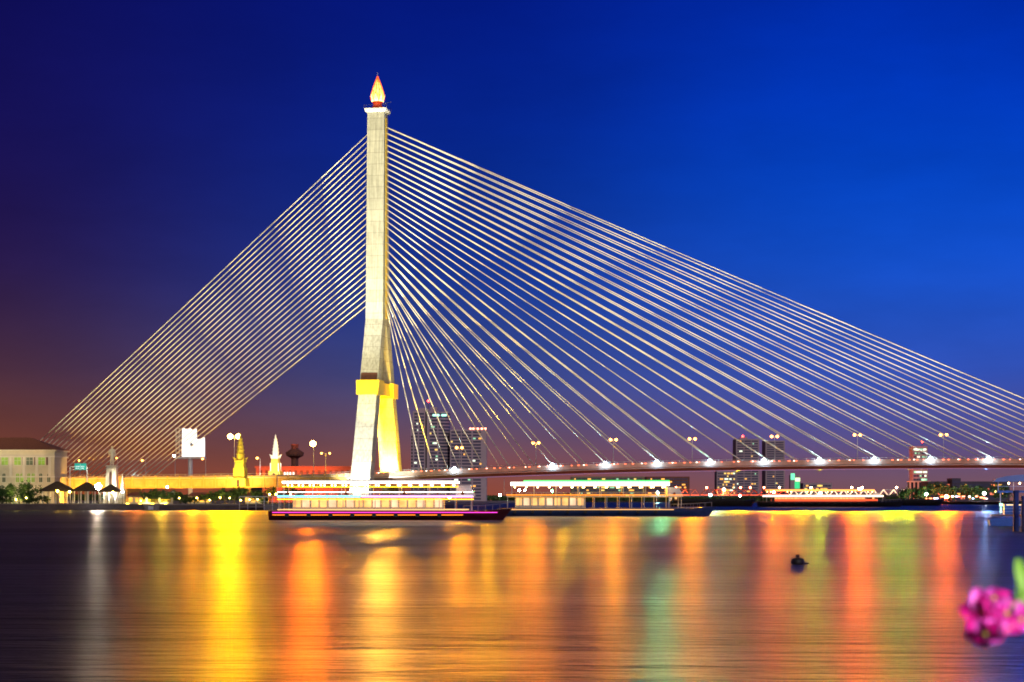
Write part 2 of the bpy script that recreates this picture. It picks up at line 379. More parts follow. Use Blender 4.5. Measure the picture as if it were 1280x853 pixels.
for t0 in (-13.6, 13.1):
    deck_loft([(t0,-1.05),(t0+.5,-1.05),(t0+.5,.75),(t0,.75)], -330, 490).build('parapet', mat('parapet_concrete', (.42,.34,.28), .75, noise=.25, scale=.3), br)
deck_loft([(-9.2,-2.95),(-8.6,-2.95),(-8.6,-2.7),(-9.2,-2.7)], -0, 490).build('soffit_edge_glow', glow('lilac_strip', lin((190,150,200)), .45), br)  # glow put in for the lilac light along the soffit edge
deck_loft([(-14.0,-1.6),(-13.62,-1.6),(-13.62,-1.3),(-14.0,-1.3)], -330, 490).build('service_pipe', K['steel'], br)
mb = MB()
for s in range(-325, 485, 3): mb.tube((s,-13.35,dz(s)+.75),(s,-13.35,dz(s)+1.35),.06,n=4)
for s in ss[:-1]: mb.tube((s,-13.35,dz(s)+1.35),(s+10,-13.35,dz(s+10)+1.35),.08,n=4)
mb.build('railing', K['steel'], br)
# deck reflectors/tail lamps of the kerb line
mb = MB()
random.seed(4)
for k in range(95):
    s = -10 + k*3.1 + random.uniform(-1,1); mb.box(s, s+.35+random.random()*.5, -13.75, -13.62, dz(s)+.35, dz(s)+.6)
mb.build('kerb_marker', glow('red_marker', (1,.16,.06), 5), br, stuff=True)
mb = MB()
for k in range(40):
    s = -5 + k*7.4 + random.uniform(-2,2); mb.box(s, s+.5, -13.75, -13.62, dz(s)+.4, dz(s)+.62)
mb.build('white_marker', glow('white_marker', (1,.85,.7), 6), br, stuff=True)
for s in (-52, -104, -156, -210, -270, 312, 370, 430):
    mb = MB(); mb.frustum((s,0,-1),(1.6,6),(s,0,dz(s)-2.9),(1.4,8.5)); mb.build('deck_pier', K['deck_concrete'], br)
MB().box(-2.5,2.5,-24,24,dz(0)-5.0,dz(0)-2.75).build('pylon_crossbeam', K['concrete'], br)
# left approach parapet, tall ornamental noise wall with orange lamplight put into its colour
deck_loft([(-14.3,-4.3),(-14.0,-4.3),(-14.0,.2),(-14.3,.2)], -330, -10).build('approach_fascia', mat('lamplit_fascia', (.62,.40,.10), .75, noise=.12, scale=.3), br)

mb = MB()
for k in range(64):
    s = -328+k*5; z = dz(s); mb.box(s-.25,s+.25,-14.55,-14.31,z-4.2,z+.75); mb.box(s+.9,s+4.1,-14.42,-14.305,z-3.6,z-.9)
mb.build('fascia_ribs', mat('lamplit_rib', (.66,.46,.14), .75, noise=.2, scale=.8), br)  # ribs carry the same orange lamplight in their colour
mb = MB()
for k in range(64): s = -328+k*5; mb.box(s-.3,s+4.6,-14.4,-14.303,dz(s)-.35,dz(s)-.1)
mb.build('fascia_moulding', K['cream_trim'], br)
# stays
def cable(a, b_, r=.165):
    a, b_ = Vector(a), Vector(b_); pts = []
    d = (b_-a).length
    for k in range(9):
        u = k/8; p = a.lerp(b_, u); p.z -= 4*u*(1-u)*d*d*.0000055*1.2; pts.append(p)
    return MB().poly(pts, r, 8).build('stay_cable', K['cable'], br, smooth=True)
for i in range(28):
    u = i/27
    s = -95 - 67*u; z = 82.6 + (151.2-82.6)*u
    cable((-3.6, 0, z), (s, 0, dz(s)+.2))
for i in range(28):
    s = 21 + 10.44*i
    k = 27 - i
    z = 153.4 - 2.35*k if k <= 17 else 153.4 - 2.35*17 - 3.1*(k-17)
    for sg in (-1, 1): cable((3.6, sg*.9, z), (s, sg*12.7, dz(s)+.3))
print('bridge ok')

# ------------------------------------------------------------------ lamps
def star_ball(mb, c, r): return mb.lathe([(r*.3,-r*.85),(r*.95,-r*.35),(r*.95,r*.35),(r*.3,r*.85)], 6, c)
ORD = 'first second third fourth fifth sixth seventh eighth ninth tenth eleventh twelfth'.split()
LS = dict(sod=7000, sodbig=30000, flood=2600, park=900)
def street_lamp(loc, h, arms, lm, label, group, r=.6, rz=0.0, name='street_lamp'):
    t = thing(name, label, 'street lamp', loc, rz, group)
    MB().lathe([(.28,0),(.28,.4),(.14,.5),(.08,h)], 8).build('pole', K['steel'], t)
    for a in arms:
        mb = MB(); mb.poly([(0,0,h-.1),(a*.5,0,h+.25),(a,0,h+.3)], .06, 6); hd = mb.build('arm', K['steel'], t)
        MB().frustum((a,0,h+.38),(.55,.2),(a,0,h+.6),(.3,.12)).build('housing', K['dark'], hd)
        star_ball(MB(), (a,-.0,h+.05), r).build('bulb', lm, hd)
    return t
lm_s = lampmat('sodium_lamp', SOD, 16); lm_big = lampmat('sodium_mast_lamp', (1,.50,.10), 60); lm_f = lampmat('floodlamp', BLU, 60)
lm_w = lampmat('white_lamp', WHT, 120); lm_y = lampmat('yellow_lamp', YEL, 160); lm_hot = lampmat('search_lamp', (.93,.93,1.0), 120)
lm_red = lampmat('red_lamp', RED, 500); lm_far = lampmat('far_sodium', SOD, 300); lm_grn = lampmat('green_lamp', (.25,1,.45), 200); lm_teal = lampmat('teal_lamp', (.45,1,.85), 350)
# on the main span
prev = None
for i, (px, py) in enumerate([(573,560),(669,554),(766,550),(865,549),(968,546),(1072,544),(1180,544),(1288,545)]):
    q = (px-CX)/F; s = (q*720 + 54)/(cT + q*sT); p = B(s, 2, dz(s))
    h = PZ(py, p.y) - dz(s)
    nm = 'tall sodium street lamp on the main span, %s along from the pylon' % ORD[i]
    street_lamp(p, h, (-1.1, 1.1), lm_s, nm, 'sodium lamps along the main span', rz=-TH)
for i, (px, py) in enumerate([(577,590),(697,583),(762,581),(825,578),(890,577),(956,577),(1024,575),(1091,575),(1160,575),(1231,575)]):
    q = (px-CX)/F; s = (q*720 + 54)/(cT + q*sT); p = B(s, -13.9, dz(s)-.2)
    t = thing('floodlight', 'bluish white floodlight on the deck parapet, %s one right of the pylon' % ORD[i], 'floodlight', p, -TH, 'bluish floodlights along the deck edge')
    MB().box(-.12,.12,-.1,.3,0,1.2).build('bracket', K['dark'], t)
    MB().frustum((0,-.1,1.2),(.55,.35),(0,.25,1.5),(.3,.2)).build('housing', K['dark'], t)
    star_ball(MB(), (0,-1.0,1.0), .8).build('bulb', lm_f, t)
# left bank deck/approach floods
for i, (px, py) in enumerate([(168,596.5),(204,596.5),(258,596),(315,595)]):
    Z = 722 - (px-470)*.05; p = Vector((PX(px,Z), Z, PZ(py+4,Z)))
    t = thing('floodlight', 'white floodlight on the orange approach viaduct, %s from the left' % ORD[i], 'floodlight', p, -TH, 'white floodlights along the approach viaduct')
    MB().box(-.12,.12,-.1,.3,0,1.2).build('bracket', K['dark'], t)
    MB().frustum((0,-.1,1.2),(.55,.35),(0,.25,1.5),(.3,.2)).build('housing', K['dark'], t)
    star_ball(MB(), (0,-.55,1.0), .5).build('bulb', lm_f, t)
for (px, py, base, Z, arms, lm, r, lab) in [
    (293,546,606,712,(-1.6,1.6),lm_big,1.15,'very bright twin sodium mast lamp beside the yellow spire'),
    (392,555,597,742,(-.25,),lm_big,1.35,'bright sodium mast lamp between the white spire and the pylon'),
    (407,567,596,748,(-1.7,1.7),lm_s,.45,'twin sodium street lamp just left of the pylon leg'),
    (325,573,597,742,(-1.2,),lm_s,.5,'single arm street lamp left of the white spire'),
    (257,574,598,742,(-1.2,),lm_s,.45,'single arm street lamp under the right edge of the white billboard'),
    (182,576,598,745,(-1.4,),lm_s,.45,'single arm street lamp between the statue and the billboard'),
    (100,576,603,748,(-.4,),lm_s,.35,'small orange lamp just over the green road sign'),
    (147,573,600,748,(-.4,),lm_s,.35,'small orange lamp just right of the standing statue'),
    (219,570,598,744,(-.5,),lm_w,.5,'bright white lamp at the lower left corner of the billboard'),
    (1231,617,629,1480,(-.4,),lampmat('quay_white',(.8,.95,1.0),2600),1.0,'bright white quay lamp left of the moored pier boat')]:
    p = Vector((PX(px,Z), Z, PZ(base,Z))); street_lamp(p, PZ(py,Z)-PZ(base,Z), arms, lm, lab, 'lamps on the banks', r=r)
# park lamps on the promenade
def park_lamp(px, py, Z, lm, r, lab):
    h = PZ(py,Z)-BZ
    t = thing('park_lamp', lab, 'park lamp', (PX(px,Z), Z, BZ), 0, 'globe lamps on the river promenade')
    MB().lathe([(.22,0),(.2,.4),(.09,.5),(.07,h-r)], 8).build('pole', K['dark'], t)
    star_ball(MB(), (0,0,h), r).build('globe', lm, t)
for a in [(72,614,667,lm_y,.42,'yellow globe lamp in front of the leftmost pavilion'),
          (87,615,667,lm_y,.42,'yellow globe lamp between the two left pavilions'),
          (141,616,667,lm_y,.42,'yellow globe lamp before the pavilion under the statue'),
          (153,615,667,lm_w,.42,'white globe lamp at the right end of the pavilions'),
          (209,609,672,lm_w,.4,'white globe lamp above the dark hedge trees'),
          (317,618,690,lm_y,.35,'yellow promenade lamp, leftmost of five by the white rail'),
          (325,618,690,lm_y,.35,'yellow promenade lamp, second of five by the white rail'),
          (337,618,690,lm_y,.35,'yellow promenade lamp, third of five by the white rail'),
          (345,618,690,lm_y,.35,'yellow promenade lamp, fourth of five by the white rail'),
          (363,618,690,lm_y,.35,'yellow promenade lamp, rightmost of five by the white rail')]: park_lamp(*a)
t = thing('search_light', 'dazzling white searchlight facing the river before the pavilions', 'searchlight', (PX(123,666), 666, BZ))
MB().lathe([(.3,0),(.25,.5),(.12,.6),(.1,5.4)],8).build('pole', K['dark'], t)
MB().tube((0,.9,6.5),(0,.05,6.5),.5,1.2,n=12).build('housing', K['dark'], t)
MB().tube((0,.05,6.5),(0,-.25,6.5),1.15,.7,n=12).build('lens', lm_hot, t)

# far lights: lamps on the opposite banks (each a small post lamp)
far = [(905,604,2300,lm_far,'orange'),(937,608,2200,lm_far,'orange'),(1057,606,2480,lm_far,'red'),(1075,607,2150,lm_red,'red'),(1185,614,1560,lm_red,'red'),
       (1183,622,1540,lm_red,'red'),(1075,622,1600,lm_red,'red'),(812,622,2520,lm_teal,'teal'),(1012,622,2460,lm_teal,'teal'),(625,622,2100,lm_teal,'teal'),(648,613,2300,lm_w,'white'),(657,613,2300,lm_w,'white')]
for i, (px, py, Z, lm, cn) in enumerate(far):
    pass

# ------------------------------------------------------------------ left bank things
def window_part(par, x0, x1, z0, z1, y, m, frame=None, name='window', arch=False, pad=.12):
    """a glazed opening standing just proud of a wall whose face is at y (facing -y)"""
    pts = [(x0,z0),(x1,z0),(x1,z1),(x0,z1)]
    if arch:
        r = (x1-x0)/2; cx = (x0+x1)/2
        pts = [(x0,z0),(x1,z0)] + [(cx+r*math.cos(a), z1-r+r*math.sin(a)) for a in [math.pi*k/8 for k in range(9)]]
    o = MB().extrude(pts, y-.06, y-.005).build(name, m, par)
    if frame:
        mb = MB()
        mb.box(x0-pad, x0, y-.14, y-.004, z0, z1); mb.box(x1, x1+pad, y-.14, y-.004, z0, z1)
        mb.box(x0-pad*1.6, x1+pad*1.6, y-.25, y-.004, z0-.22, z0)
        if not arch: mb.box(x0-pad*1.6, x1+pad*1.6, y-.2, y-.004, z1, z1+.2)
        mb.box((x0+x1)/2-.05, (x0+x1)/2+.05, y-.12, y-.07, z0, z1)
        mb.box(x0, x1, y-.115, y-.07, (z0*.4+z1*.6)-.05, (z0*.4+z1*.6)+.05)
        mb.build('frame', frame, o)
    return o
# cream villa
Zv = 700.0; mv = Zv/F
vx1 = PX(68, Zv); vx0 = PX(-75, Zv); zE = PZ(564, Zv); v = thing('villa', 'cream two storey riverside villa with arched windows and brown hipped roof', 'villa', (vx1, Zv, BZ))
W_ = vx1-vx0; H_ = zE-BZ
MB().box(-W_, 0, 0, 20, 0, H_).build('wall', K['cream'], v)
mb = MB()
mb.box(-W_-.5, .5, -.5, 20.5, H_-2.4, H_-1.9); mb.box(-W_-.9, .9, -.9, 20.9, H_+.004, H_+.5); mb.box(-W_-.3, .3, -.3, 20.3, H_*.5, H_*.5+.5)
for px in (-40,-22,-4,13.5,30,46,62):
    x = PX(px, Zv)-vx1; mb.box(x-.5, x+.5, -.32, -.004, H_*.5+.52, H_-2.42)
mb.build('cornice', K['cream_trim'], v)
MB().hip(-W_-1.3, 1.6, -1.6, 21.6, H_+.52, H_+5.6, W_/2-12).build('roof', K['roof_tile'], v)
g_lit = glow('green_lit_window', lin((150, 190, 60)), .42, vary=.5, scale=.6); g_dim = mat('dim_green_glass', (.07,.11,.05), .3, noise=.4, scale=.8)
for k, px in enumerate((-46,-30,-14,6,22,37,52)):
    x = PX(px, Zv)-vx1
    window_part(v, x-1.3, x+1.3, PZ(581.5,Zv)-BZ, PZ(572,Zv)-BZ, 0, g_lit if k in (3,4,6) else g_dim, K['cream_trim'])
    window_part(v, x+1.8, x+2.5, PZ(581.5,Zv)-BZ, PZ(571,Zv)-BZ, 0, K['louvre'], None, name='shutter')
for px in (-50,-34,-18,-3,5,22,27.5,36,41.5,51,61):
    x = PX(px, Zv)-vx1
    window_part(v, x-.62, x+.62, PZ(603,Zv)-BZ, PZ(592,Zv)-BZ, 0, g_lit if px in (22,27.5,36,41.5) else g_dim, K['cream_trim'], name='arched_window', arch=True, pad=.15)
MB().box(-W_+8, -W_+20, -4, -.01, 0, 3.6).build('porch', K['cream_trim'], v)

# pavilions
def pavilion(px0, px1, yap, yeave, ybase, Z, lab):
    x0, x1 = PX(px0,Z), PX(px1,Z); cx = (x0+x1)/2; t = thing('pavilion', lab, 'pavilion', (cx, Z, BZ), 0, 'dark roofed pavilions on the promenade')
    w2 = (x1-x0)/2; ze = PZ(yeave,Z)-BZ; za = PZ(yap,Z)-BZ; zb = max(.1, PZ(ybase,Z)-BZ)
    mb = MB(); mb.hip(-w2, w2, -w2*.8, w2*.8, ze, za, w2*.12); mb.box(-w2-.1, w2+.1, -w2*.8-.1, w2*.8+.1, ze-.28, ze-.003); mb.build('roof', K['dark_roof'], t)
    MB().box(-w2*.9, w2*.9, -w2*.7, w2*.7, .07, .25).build('plinth', K['paving'], t)
    for sy in (-.66, .66):
        for fx in (-.78, -.28, .28, .78):
            mb = MB(); mb.lathe([(.3,.25),(.3,.6),(.2,.7),(.19,ze-.7),(.3,ze-.5),(.3,ze-.29)], 8, (w2*fx, w2*sy, 0)); mb.build('column', K['white'], t)
    return t
pavilion(52,92,602,613.5,628,675,'dark hipped pavilion with white columns, nearest to the cream villa')
pavilion(92,125,603,613.5,628,677,'dark hipped pavilion with white columns, middle of three')
pavilion(125,152,606,614.5,628,675,'small dark roofed pavilion directly below the royal statue')

# park fence, lit yellow
t = thing('park_fence', 'yellow lit low park fence with piers right of the pavilions', 'fence', (PX(152,668), 668, BZ))
LW = PX(215,668)-PX(152,668)
mb = MB(); mb.box(0, LW, -.12, .12, 0, .5); mb.build('plinth', K['cream'], t)
mb = MB()
for k in range(int(LW/.35)): mb.box(k*.35, k*.35+.07, -.04, .04, .5, 1.6)
mb.box(0, LW, -.05, .05, 1.6, 1.7); mb.build('railings', K['gold'], t)
for k in range(5): MB().box(k*LW/4-.35, k*LW/4+.35, -.3, .3, 0, 2.3).build('pier', K['cream'], t)
for k in range(4): MB().box((k+.5)*LW/4-.4, (k+.5)*LW/4+.4, -.9, -.6, 0, .25).build('ground_lamp', lampmat('ground_yellow', YEL, 22), t)

# monument with standing statue
Zm = 690
t = thing('royal_monument', 'pale standing statue on a tall tapered stone pedestal behind the pavilions', 'monument', (PX(140,Zm), Zm, BZ))
zp = PZ(582,Zm)-BZ
mb = MB(); mb.frustum((0,0,0),(3.2,3.2),(0,0,1.6),(3.0,3.0)); mb.frustum((0,0,1.6),(2.5,2.5),(0,0,zp-.6),(1.7,1.7)); mb.box(-2,2,-2,2,zp-.6,zp); mb.build('pedestal', K['stone'], t)
MB().extrude([(-.55,3),(.55,3),(.45,zp-3.2),(.2,zp-2.4),(-.2,zp-2.4),(-.45,zp-3.2)], -2.75, -2.3).build('niche', K['louvre'], t)
hs = PZ(557,Zm)-PZ(582,Zm)
def statue_mesh(h):
    me = bpy.data.meshes.new('statue_figure'); bm = bmesh.new(); u = h/7.5
    V = lambda x,y,z: bm.verts.new((x*u,y*u,z*u))
    sk = {}
    P_ = dict(hip=(0,0,3.7), waist=(0,0,4.5), chest=(0,-.05,5.4), neck=(0,0,6.2), head=(0,-.05,6.75), crown=(0,-.05,7.4),
              rk=(.42,-.1,2.0), rf=(.45,0,.1), rt=(.45,-.5,.05), lk=(-.42,-.05,2.0), lf=(-.45,.1,.1), lt=(-.45,-.4,.05),
              rs=(.85,0,5.75), re=(1.15,.05,4.6), rh=(1.0,-.45,3.7), rh2=(.95,-.6,3.4), ls=(-.85,0,5.75), le=(-1.15,.1,4.6), lh=(-.95,-.5,3.9), lh2=(-.85,-.65,3.7),
              coatf=(0,-.15,2.6), coatb=(0,.3,2.4))
    rad = dict(hip=.62, waist=.52, chest=.72, neck=.26, head=.42, crown=.26, rk=.42, rf=.25, rt=.2, lk=.42, lf=.25, lt=.2, rs=.36, re=.26, rh=.18, rh2=.14, ls=.36, le=.26, lh=.18, lh2=.14, coatf=.5, coatb=.5)
    for k, p in P_.items(): sk[k] = V(*p)
    bm.verts.index_update()
    for a, b_ in [('hip','waist'),('waist','chest'),('chest','neck'),('neck','head'),('head','crown'),('hip','rk'),('rk','rf'),('rf','rt'),('hip','lk'),('lk','lf'),('lf','lt'),
                  ('chest','rs'),('rs','re'),('re','rh'),('rh','rh2'),('chest','ls'),('ls','le'),('le','lh'),('lh','lh2'),('hip','coatf'),('hip','coatb')]:
        bm.edges.new((sk[a], sk[b_]))
    bm.to_mesh(me); bm.free()
    o = bpy.data.objects.new('statue_figure', me); C.objects.link(o)
    md = o.modifiers.new('skin','SKIN'); sv = me.skin_vertices[0].data
    for i, k in enumerate(P_): sv[i].radius = (rad[k]*u, rad[k]*u); 
    sv[0].use_root = True
    o.modifiers.new('sub','SUBSURF').levels = 2; o.modifiers['sub'].render_levels = 2
    dg = bpy.context.evaluated_depsgraph_get(); m2_ = bpy.data.meshes.new_from_object(o.evaluated_get(dg))
    bpy.data.objects.remove(o); m2_.materials.clear(); m2_.materials.append(K['stone'])
    for p in m2_.polygons: p.use_smooth = True
    o = bpy.data.objects.new('statue_figure', m2_); C.objects.link(o); return o
so = statue_mesh(hs); so.parent = t; so.location = (0,0,zp)
t2 = thing('small_obelisk', 'small white stone finial standing right of the royal statue pedestal', 'obelisk', (PX(153,688), 688, BZ))
mb = MB(); h = PZ(592,688)-BZ; mb.frustum((0,0,0),(1.3,1.3),(0,0,h*.35),(1.1,1.1)); mb.build('base', K['stone'], t2)
MB().lathe([(1.0,h*.35),(1.2,h*.42),(.7,h*.55),(.75,h*.62),(.4,h*.75),(.05,h)],10).build('shaft', K['stone'], t2)

# green road sign gantry
Zg = 700
t = thing('road_sign_gantry', 'green overhead road sign on a white gantry left of the statue', 'road sign', (PX(99,Zg), Zg, BZ))
gx0, gx1 = PX(87.5,Zg)-PX(99,Zg), PX(109,Zg)-PX(99,Zg); zt = PZ(584,Zg)-BZ
mb = MB()
for x in (gx0, gx1): mb.box(x-.18,x+.18,-.18,.18,0,zt)
mb.box(gx0,gx1,-.14,.14,zt,zt+.3); mb.box(gx0,gx1,-.14,.14,zt-1.2,zt-.95)
mb.build('frame', K['white'], t)
sg = MB().box(PX(93.5,Zg)-PX(99,Zg), PX(108,Zg)-PX(99,Zg), -.32, -.2, PZ(587.5,Zg)-BZ, PZ(579.5,Zg)-BZ).build('sign_panel', K['teal_sign'], t)
mb = MB(); zs = PZ(587.5,Zg)-BZ
for (a,b_,c,d) in ((.15,.9,.5,.75),(1.05,1.5,.5,.75),(.2,.7,1.2,1.45),(.85,1.7,1.2,1.45),(2.3,3.0,1.2,1.45),(3.15,3.6,1.2,1.45),(2.4,3.4,.5,.75),(1.95,2.02,.2,2.2)):
    x = PX(93.5,Zg)-PX(99,Zg); mb.box(x+a+.2,x+b_+.2,-.36,-.325,zs+c,zs+d)
mb.build('lettering', glow('sign_white', (1,1,1), .9), sg)

# billboard on a single post
Zb = 762
t = thing('billboard', 'huge glaring white billboard of stepped outline on a single round post', 'billboard', (PX(238,Zb), Zb, BZ))
lx = lambda px: PX(px,Zb)-PX(238,Zb); lz = lambda py: PZ(py,Zb)-BZ
MB().lathe([(1.6,0),(1.6,1),(.95,1.4),(.95,lz(574))],12).build('post', K['white'], t)
MB().extrude([(lx(228),lz(571)),(lx(256.5),lz(571)),(lx(256.5),lz(547)),(lx(247),lz(550)),(lx(246.5),lz(536)),(lx(242),lz(538)),(lx(238),lz(535.5)),(lx(233),lz(537)),(lx(229),lz(535)),(lx(228.5),lz(545))], -1.6,-1.1).build('face', glow('billboard_face', (1,.97,.95), 1.5, vary=.25, scale=.25), t)
mb = MB()
for px in (220,224,228): mb.tube((lx(px),.2,lz(572)),(lx(px),.2,lz(535)),.14)
for px in (232,238,244,250,256): mb.tube((lx(px),.4,lz(572)),(lx(px),.4,lz(551)),.14)
for k in range(8): mb.tube((lx(220),.2,lz(572-k*5.2)),(lx(228),.2,lz(572-k*5.2)),.1); mb.tube((lx(220),.2,lz(572-k*5.2)),(lx(228),.2,lz(567-k*5.2)),.07)
mb.build('back_frame', K['steel'], t)
MB().box(lx(221),lx(257),-2.4,1.4,lz(573.5),lz(571.5)).build('catwalk', K['white'], t)
mb = MB(); 
mb.extrude([(lx(238),lz(556)),(lx(240),lz(553.5)),(lx(242),lz(555)),(lx(243),lz(558)),(lx(239),lz(558.5))],-1.66,-1.605); mb.box(lx(234),lx(234.6),-1.66,-1.605,lz(551),lz(545)); mb.box(lx(231),lx(231.5),-1.66,-1.605,lz(553),lz(547))
mb.build('printed_mark', mat('grey_print', (.35,.38,.45), .6), t)

# ornamental spires
def spire(px, ytop, ybase, Z, ml, mu, lab):
    z0 = PZ(ybase,Z); H = PZ(ytop,Z)-z0; t = thing('ornamental_spire', lab, 'spire', (PX(px,Z), Z, z0), -TH, 'ornamental spires at the bridge end')
    u = H/19.0
    mb = MB(); mb.frustum((0,0,0),(2.6*u,2.6*u),(0,0,2.6*u),(2.4*u,2.4*u)); mb.box(-2.6*u,2.6*u,-2.6*u,2.6*u,2.6*u,2.9*u); mb.frustum((0,0,2.9*u),(1.9*u,1.9*u),(0,0,8.4*u),(1.45*u,1.45*u)); mb.build('base', ml, t)
    MB().extrude([(-.5*u,0),(.5*u,0),(.5*u,2*u),(0,2.5*u),(-.5*u,2*u)], -2.75*u, -2.62*u).build('doorway', K['louvre'], t)
    mb = MB()
    for k in range(4):
        an = math.pi/2*k + math.pi/4; c, s_ = math.cos(an), math.sin(an)
        mb.add([(1.6*u*c-.5*u*s_,1.6*u*s_+.5*u*c,8.3*u),(1.6*u*c+.5*u*s_,1.6*u*s_-.5*u*c,8.3*u),(3.1*u*c,3.1*u*s_,10.4*u),(1.2*u*c,1.2*u*s_,9.6*u)],[(0,1,2),(0,2,3),(1,3,2),(0,3,1)])
    mb.box(-1.7*u,1.7*u,-1.7*u,1.7*u,8.5*u,9.1*u)
    mb.build('lotus_bracket', mu, t)
    mb = MB()
    for zz_, rr_ in ((11.2,1.5),(12.6,1.35),(14,1.15),(15.4,.95),(16.6,.72)): mb.lathe([(rr_*u,zz_*u),(rr_*u*1.12,zz_*u+.12*u),(rr_*u,zz_*u+.25*u)], 8)
    for sx in (-1,1):
        for sy in (-1,1): mb.box(sx*1.75*u-.2*u, sx*1.75*u+.2*u, sy*1.75*u-.2*u, sy*1.75*u+.2*u, 2.9*u, 6.5*u)
    mb.build('moulding', mu, t)
    MB().lathe([(1.3*u,9.1*u),(1.4*u,10.2*u),(1.25*u,12*u),(1.0*u,14.2*u),(.65*u,16.3*u),(.3*u,17.8*u),(.04*u,19*u)],8).build('shaft', mu, t)
    return t
yel_l = glow('yellow_lit_stone', (1,.68,.02), .75, vary=.25, scale=.5)
sp_y = mat('spire_yellow_lit', (.82,.60,.06), .7, noise=.1, scale=.6); sp_w = mat('spire_white', (.85,.82,.72), .7, noise=.05, scale=.6)  # yellow lighting on the stone is put into the yellow colour
spire(300.5, 541, 608, 700, sp_y, sp_y, 'yellow lit ornamental spire rising beside the sodium mast lamp')
spire(344.5, 543, 598, 752, sp_y, sp_w, 'glaring white ornamental spire with a yellow base')

# red silhouettes behind
Zr = 1050
t = thing('observation_tower', 'red lit octagonal tower with wide flared head behind the spires', 'tower', (PX(368.5,Zr), Zr, BZ))
q = lambda py: PZ(py,Zr)-BZ; ppx = Zr/F
MB().lathe([(4.6*ppx,0),(4.6*ppx,q(575)),(5*ppx,q(573))],8).build('shaft', K['red_wall'], t)
MB().lathe([(5*ppx,q(573)),(11*ppx,q(570)),(12*ppx,q(566)),(5*ppx,q(561.5))],8).build('head', K['red_wall'], t)
MB().lathe([(4.6*ppx,q(561.5)),(4.6*ppx,q(557)),(5.2*ppx,q(557)),(5.2*ppx,q(555.5))],8).build('lantern', K['red_wall'], t)
for k in range(5): MB().box((-8+k*3.6)*ppx, (-8+k*3.6+2)*ppx, -11.4*ppx, -10.9*ppx, q(570.3), q(568.6)).build('window', K['louvre'], t)
Zr = 1010
t = thing('long_red_building', 'long low red lit building with regular bays behind the viaduct', 'building', (PX(320,Zr), Zr, BZ))
Wb = PX(446,Zr)-PX(320,Zr); hb = PZ(585,Zr)-BZ
MB().box(0,Wb,0,18,0,hb).build('wall', K['red_wall'], t); MB().box(-.6,Wb+.6,-.6,18.6,hb+.004,hb+.9).build('roof', K['roof_tile'], t)
for k in range(17):
    x = 2+k*Wb/17.3
    window_part(t, x, x+1.5, hb-4.6, hb-1.4, 0, K['louvre'])
    if k % 1 == 0: MB().box(x+2.2, x+2.55, -.3, -.003, 0, hb).build('pilaster', K['red_wall'], t)
lw = glow('white_lit_window', (1,.95,.85), 2.2)
for px in (355,358.5,362,366,374,378,382,413,416):
    Z2 = Zr; window_part(t, PX(px,Z2)-PX(320,Z2), PX(px+2,Z2)-PX(320,Z2), PZ(594 if px < 370 else 598,Z2)-BZ, PZ(590.5 if px < 370 else 595.5,Z2)-BZ, -.35, lw, name='lit_window')

# trees
def tree(px, Z, h, rw, n, leafm, lab, z0=BZ, sz=.5, name='tree', trunk_h=.35, cat='tree', group=None):
    t = thing(name, lab, cat, (PX(px,Z), Z, z0), random.random()*6, group)
    mb = MB(); mb.tube((0,0,0),(0.1,0,h*trunk_h),.28,.18,7)
    cl = []
    for k in range(9):
        an = random.random()*6.28; rr_ = rw*random.uniform(.25,.75); zz = h*random.uniform(trunk_h+.12,.88)
        c = Vector((rr_*math.cos(an), rr_*math.sin(an), zz)); cl.append((c, rw*random.uniform(.25,.45)))
        mb.tube((0.1,0,h*trunk_h*random.uniform(.7,1)), c, .12, .04, 5)
    mb.build('trunk', K['trunk'], t)
    mb = MB()
    for _ in range(n):
        c, r_ = random.choice(cl)
        d = Vector((random.gauss(0,1),random.gauss(0,1),random.gauss(0,.75))).normalized()*r_*random.random()**.4*1.15
        p = c+d; a = Vector((random.gauss(0,1),random.gauss(0,1),random.gauss(0,.6))).normalized(); b_ = a.cross(Vector((random.random(),random.random(),random.random()))).normalized()
        s_ = sz*random.uniform(.5,1.1); mb.add([p-a*s_, p-b_*s_*.5, p+a*s_, p+b_*s_*.5],[(0,1,2,3)])
    mb.build('crown', leafm, t); return t
random.seed(21)
tl = [(-12,672,8.5,5,'at the left edge before the villa'),(8,670,8.2,4.5,'before the villa, second from the left edge'),(24,674,8.0,4.6,'with a bright top below the arched villa windows'),
      (40,671,7.4,4.2,'under the villa corner beside the first pavilion')]
for px, Z, h, rw, lab in tl: tree(px, Z, h, rw, 900, K['leaf_b'], 'green bushy tree ' + lab, trunk_h=.3)
for px, Z, h, rw, lab in [(183,672,4.6,3.0,'just right of the park fence'),(193,673,6.2,3.0,'tallest by the white globe lamp'),(203,671,5.2,2.8,'below the white globe lamp'),(216,672,5.3,3.0,'right of the white globe lamp'),
                          (226,672,4.3,2.4,'lowest at the gap before the yellow spire'),(257,673,5.0,2.8,'left end of the hedge under the yellow spire'),(269,673,5.4,3.0,'in the hedge left of the yellow spire'),
                          (281,673,6.0,3.0,'in the hedge just before the yellow spire'),(293,674,6.3,3.2,'directly below the yellow spire'),(306,674,6.0,3.0,'in the hedge just right of the yellow spire'),
                          (320,676,5.4,2.8,'in the hedge left of the white rail lamps')]:
    tree(px, Z, h, rw, 650, K['leaf'], 'small dark tree ' + lab, trunk_h=.25, group='small dark trees along the promenade')
for px, Z, h, rw, lab in [(338,694,6.6,3.5,'below the white spire'),(356,696,6.5,3.5,'under the red tower'),(374,697,6.4,3.2,'left of the cruise boat roof')]:
    tree(px, Z, h, rw, 600, K['leaf'], 'dark tree behind the white rail ' + lab, trunk_h=.3, group='dark trees behind the white rail')

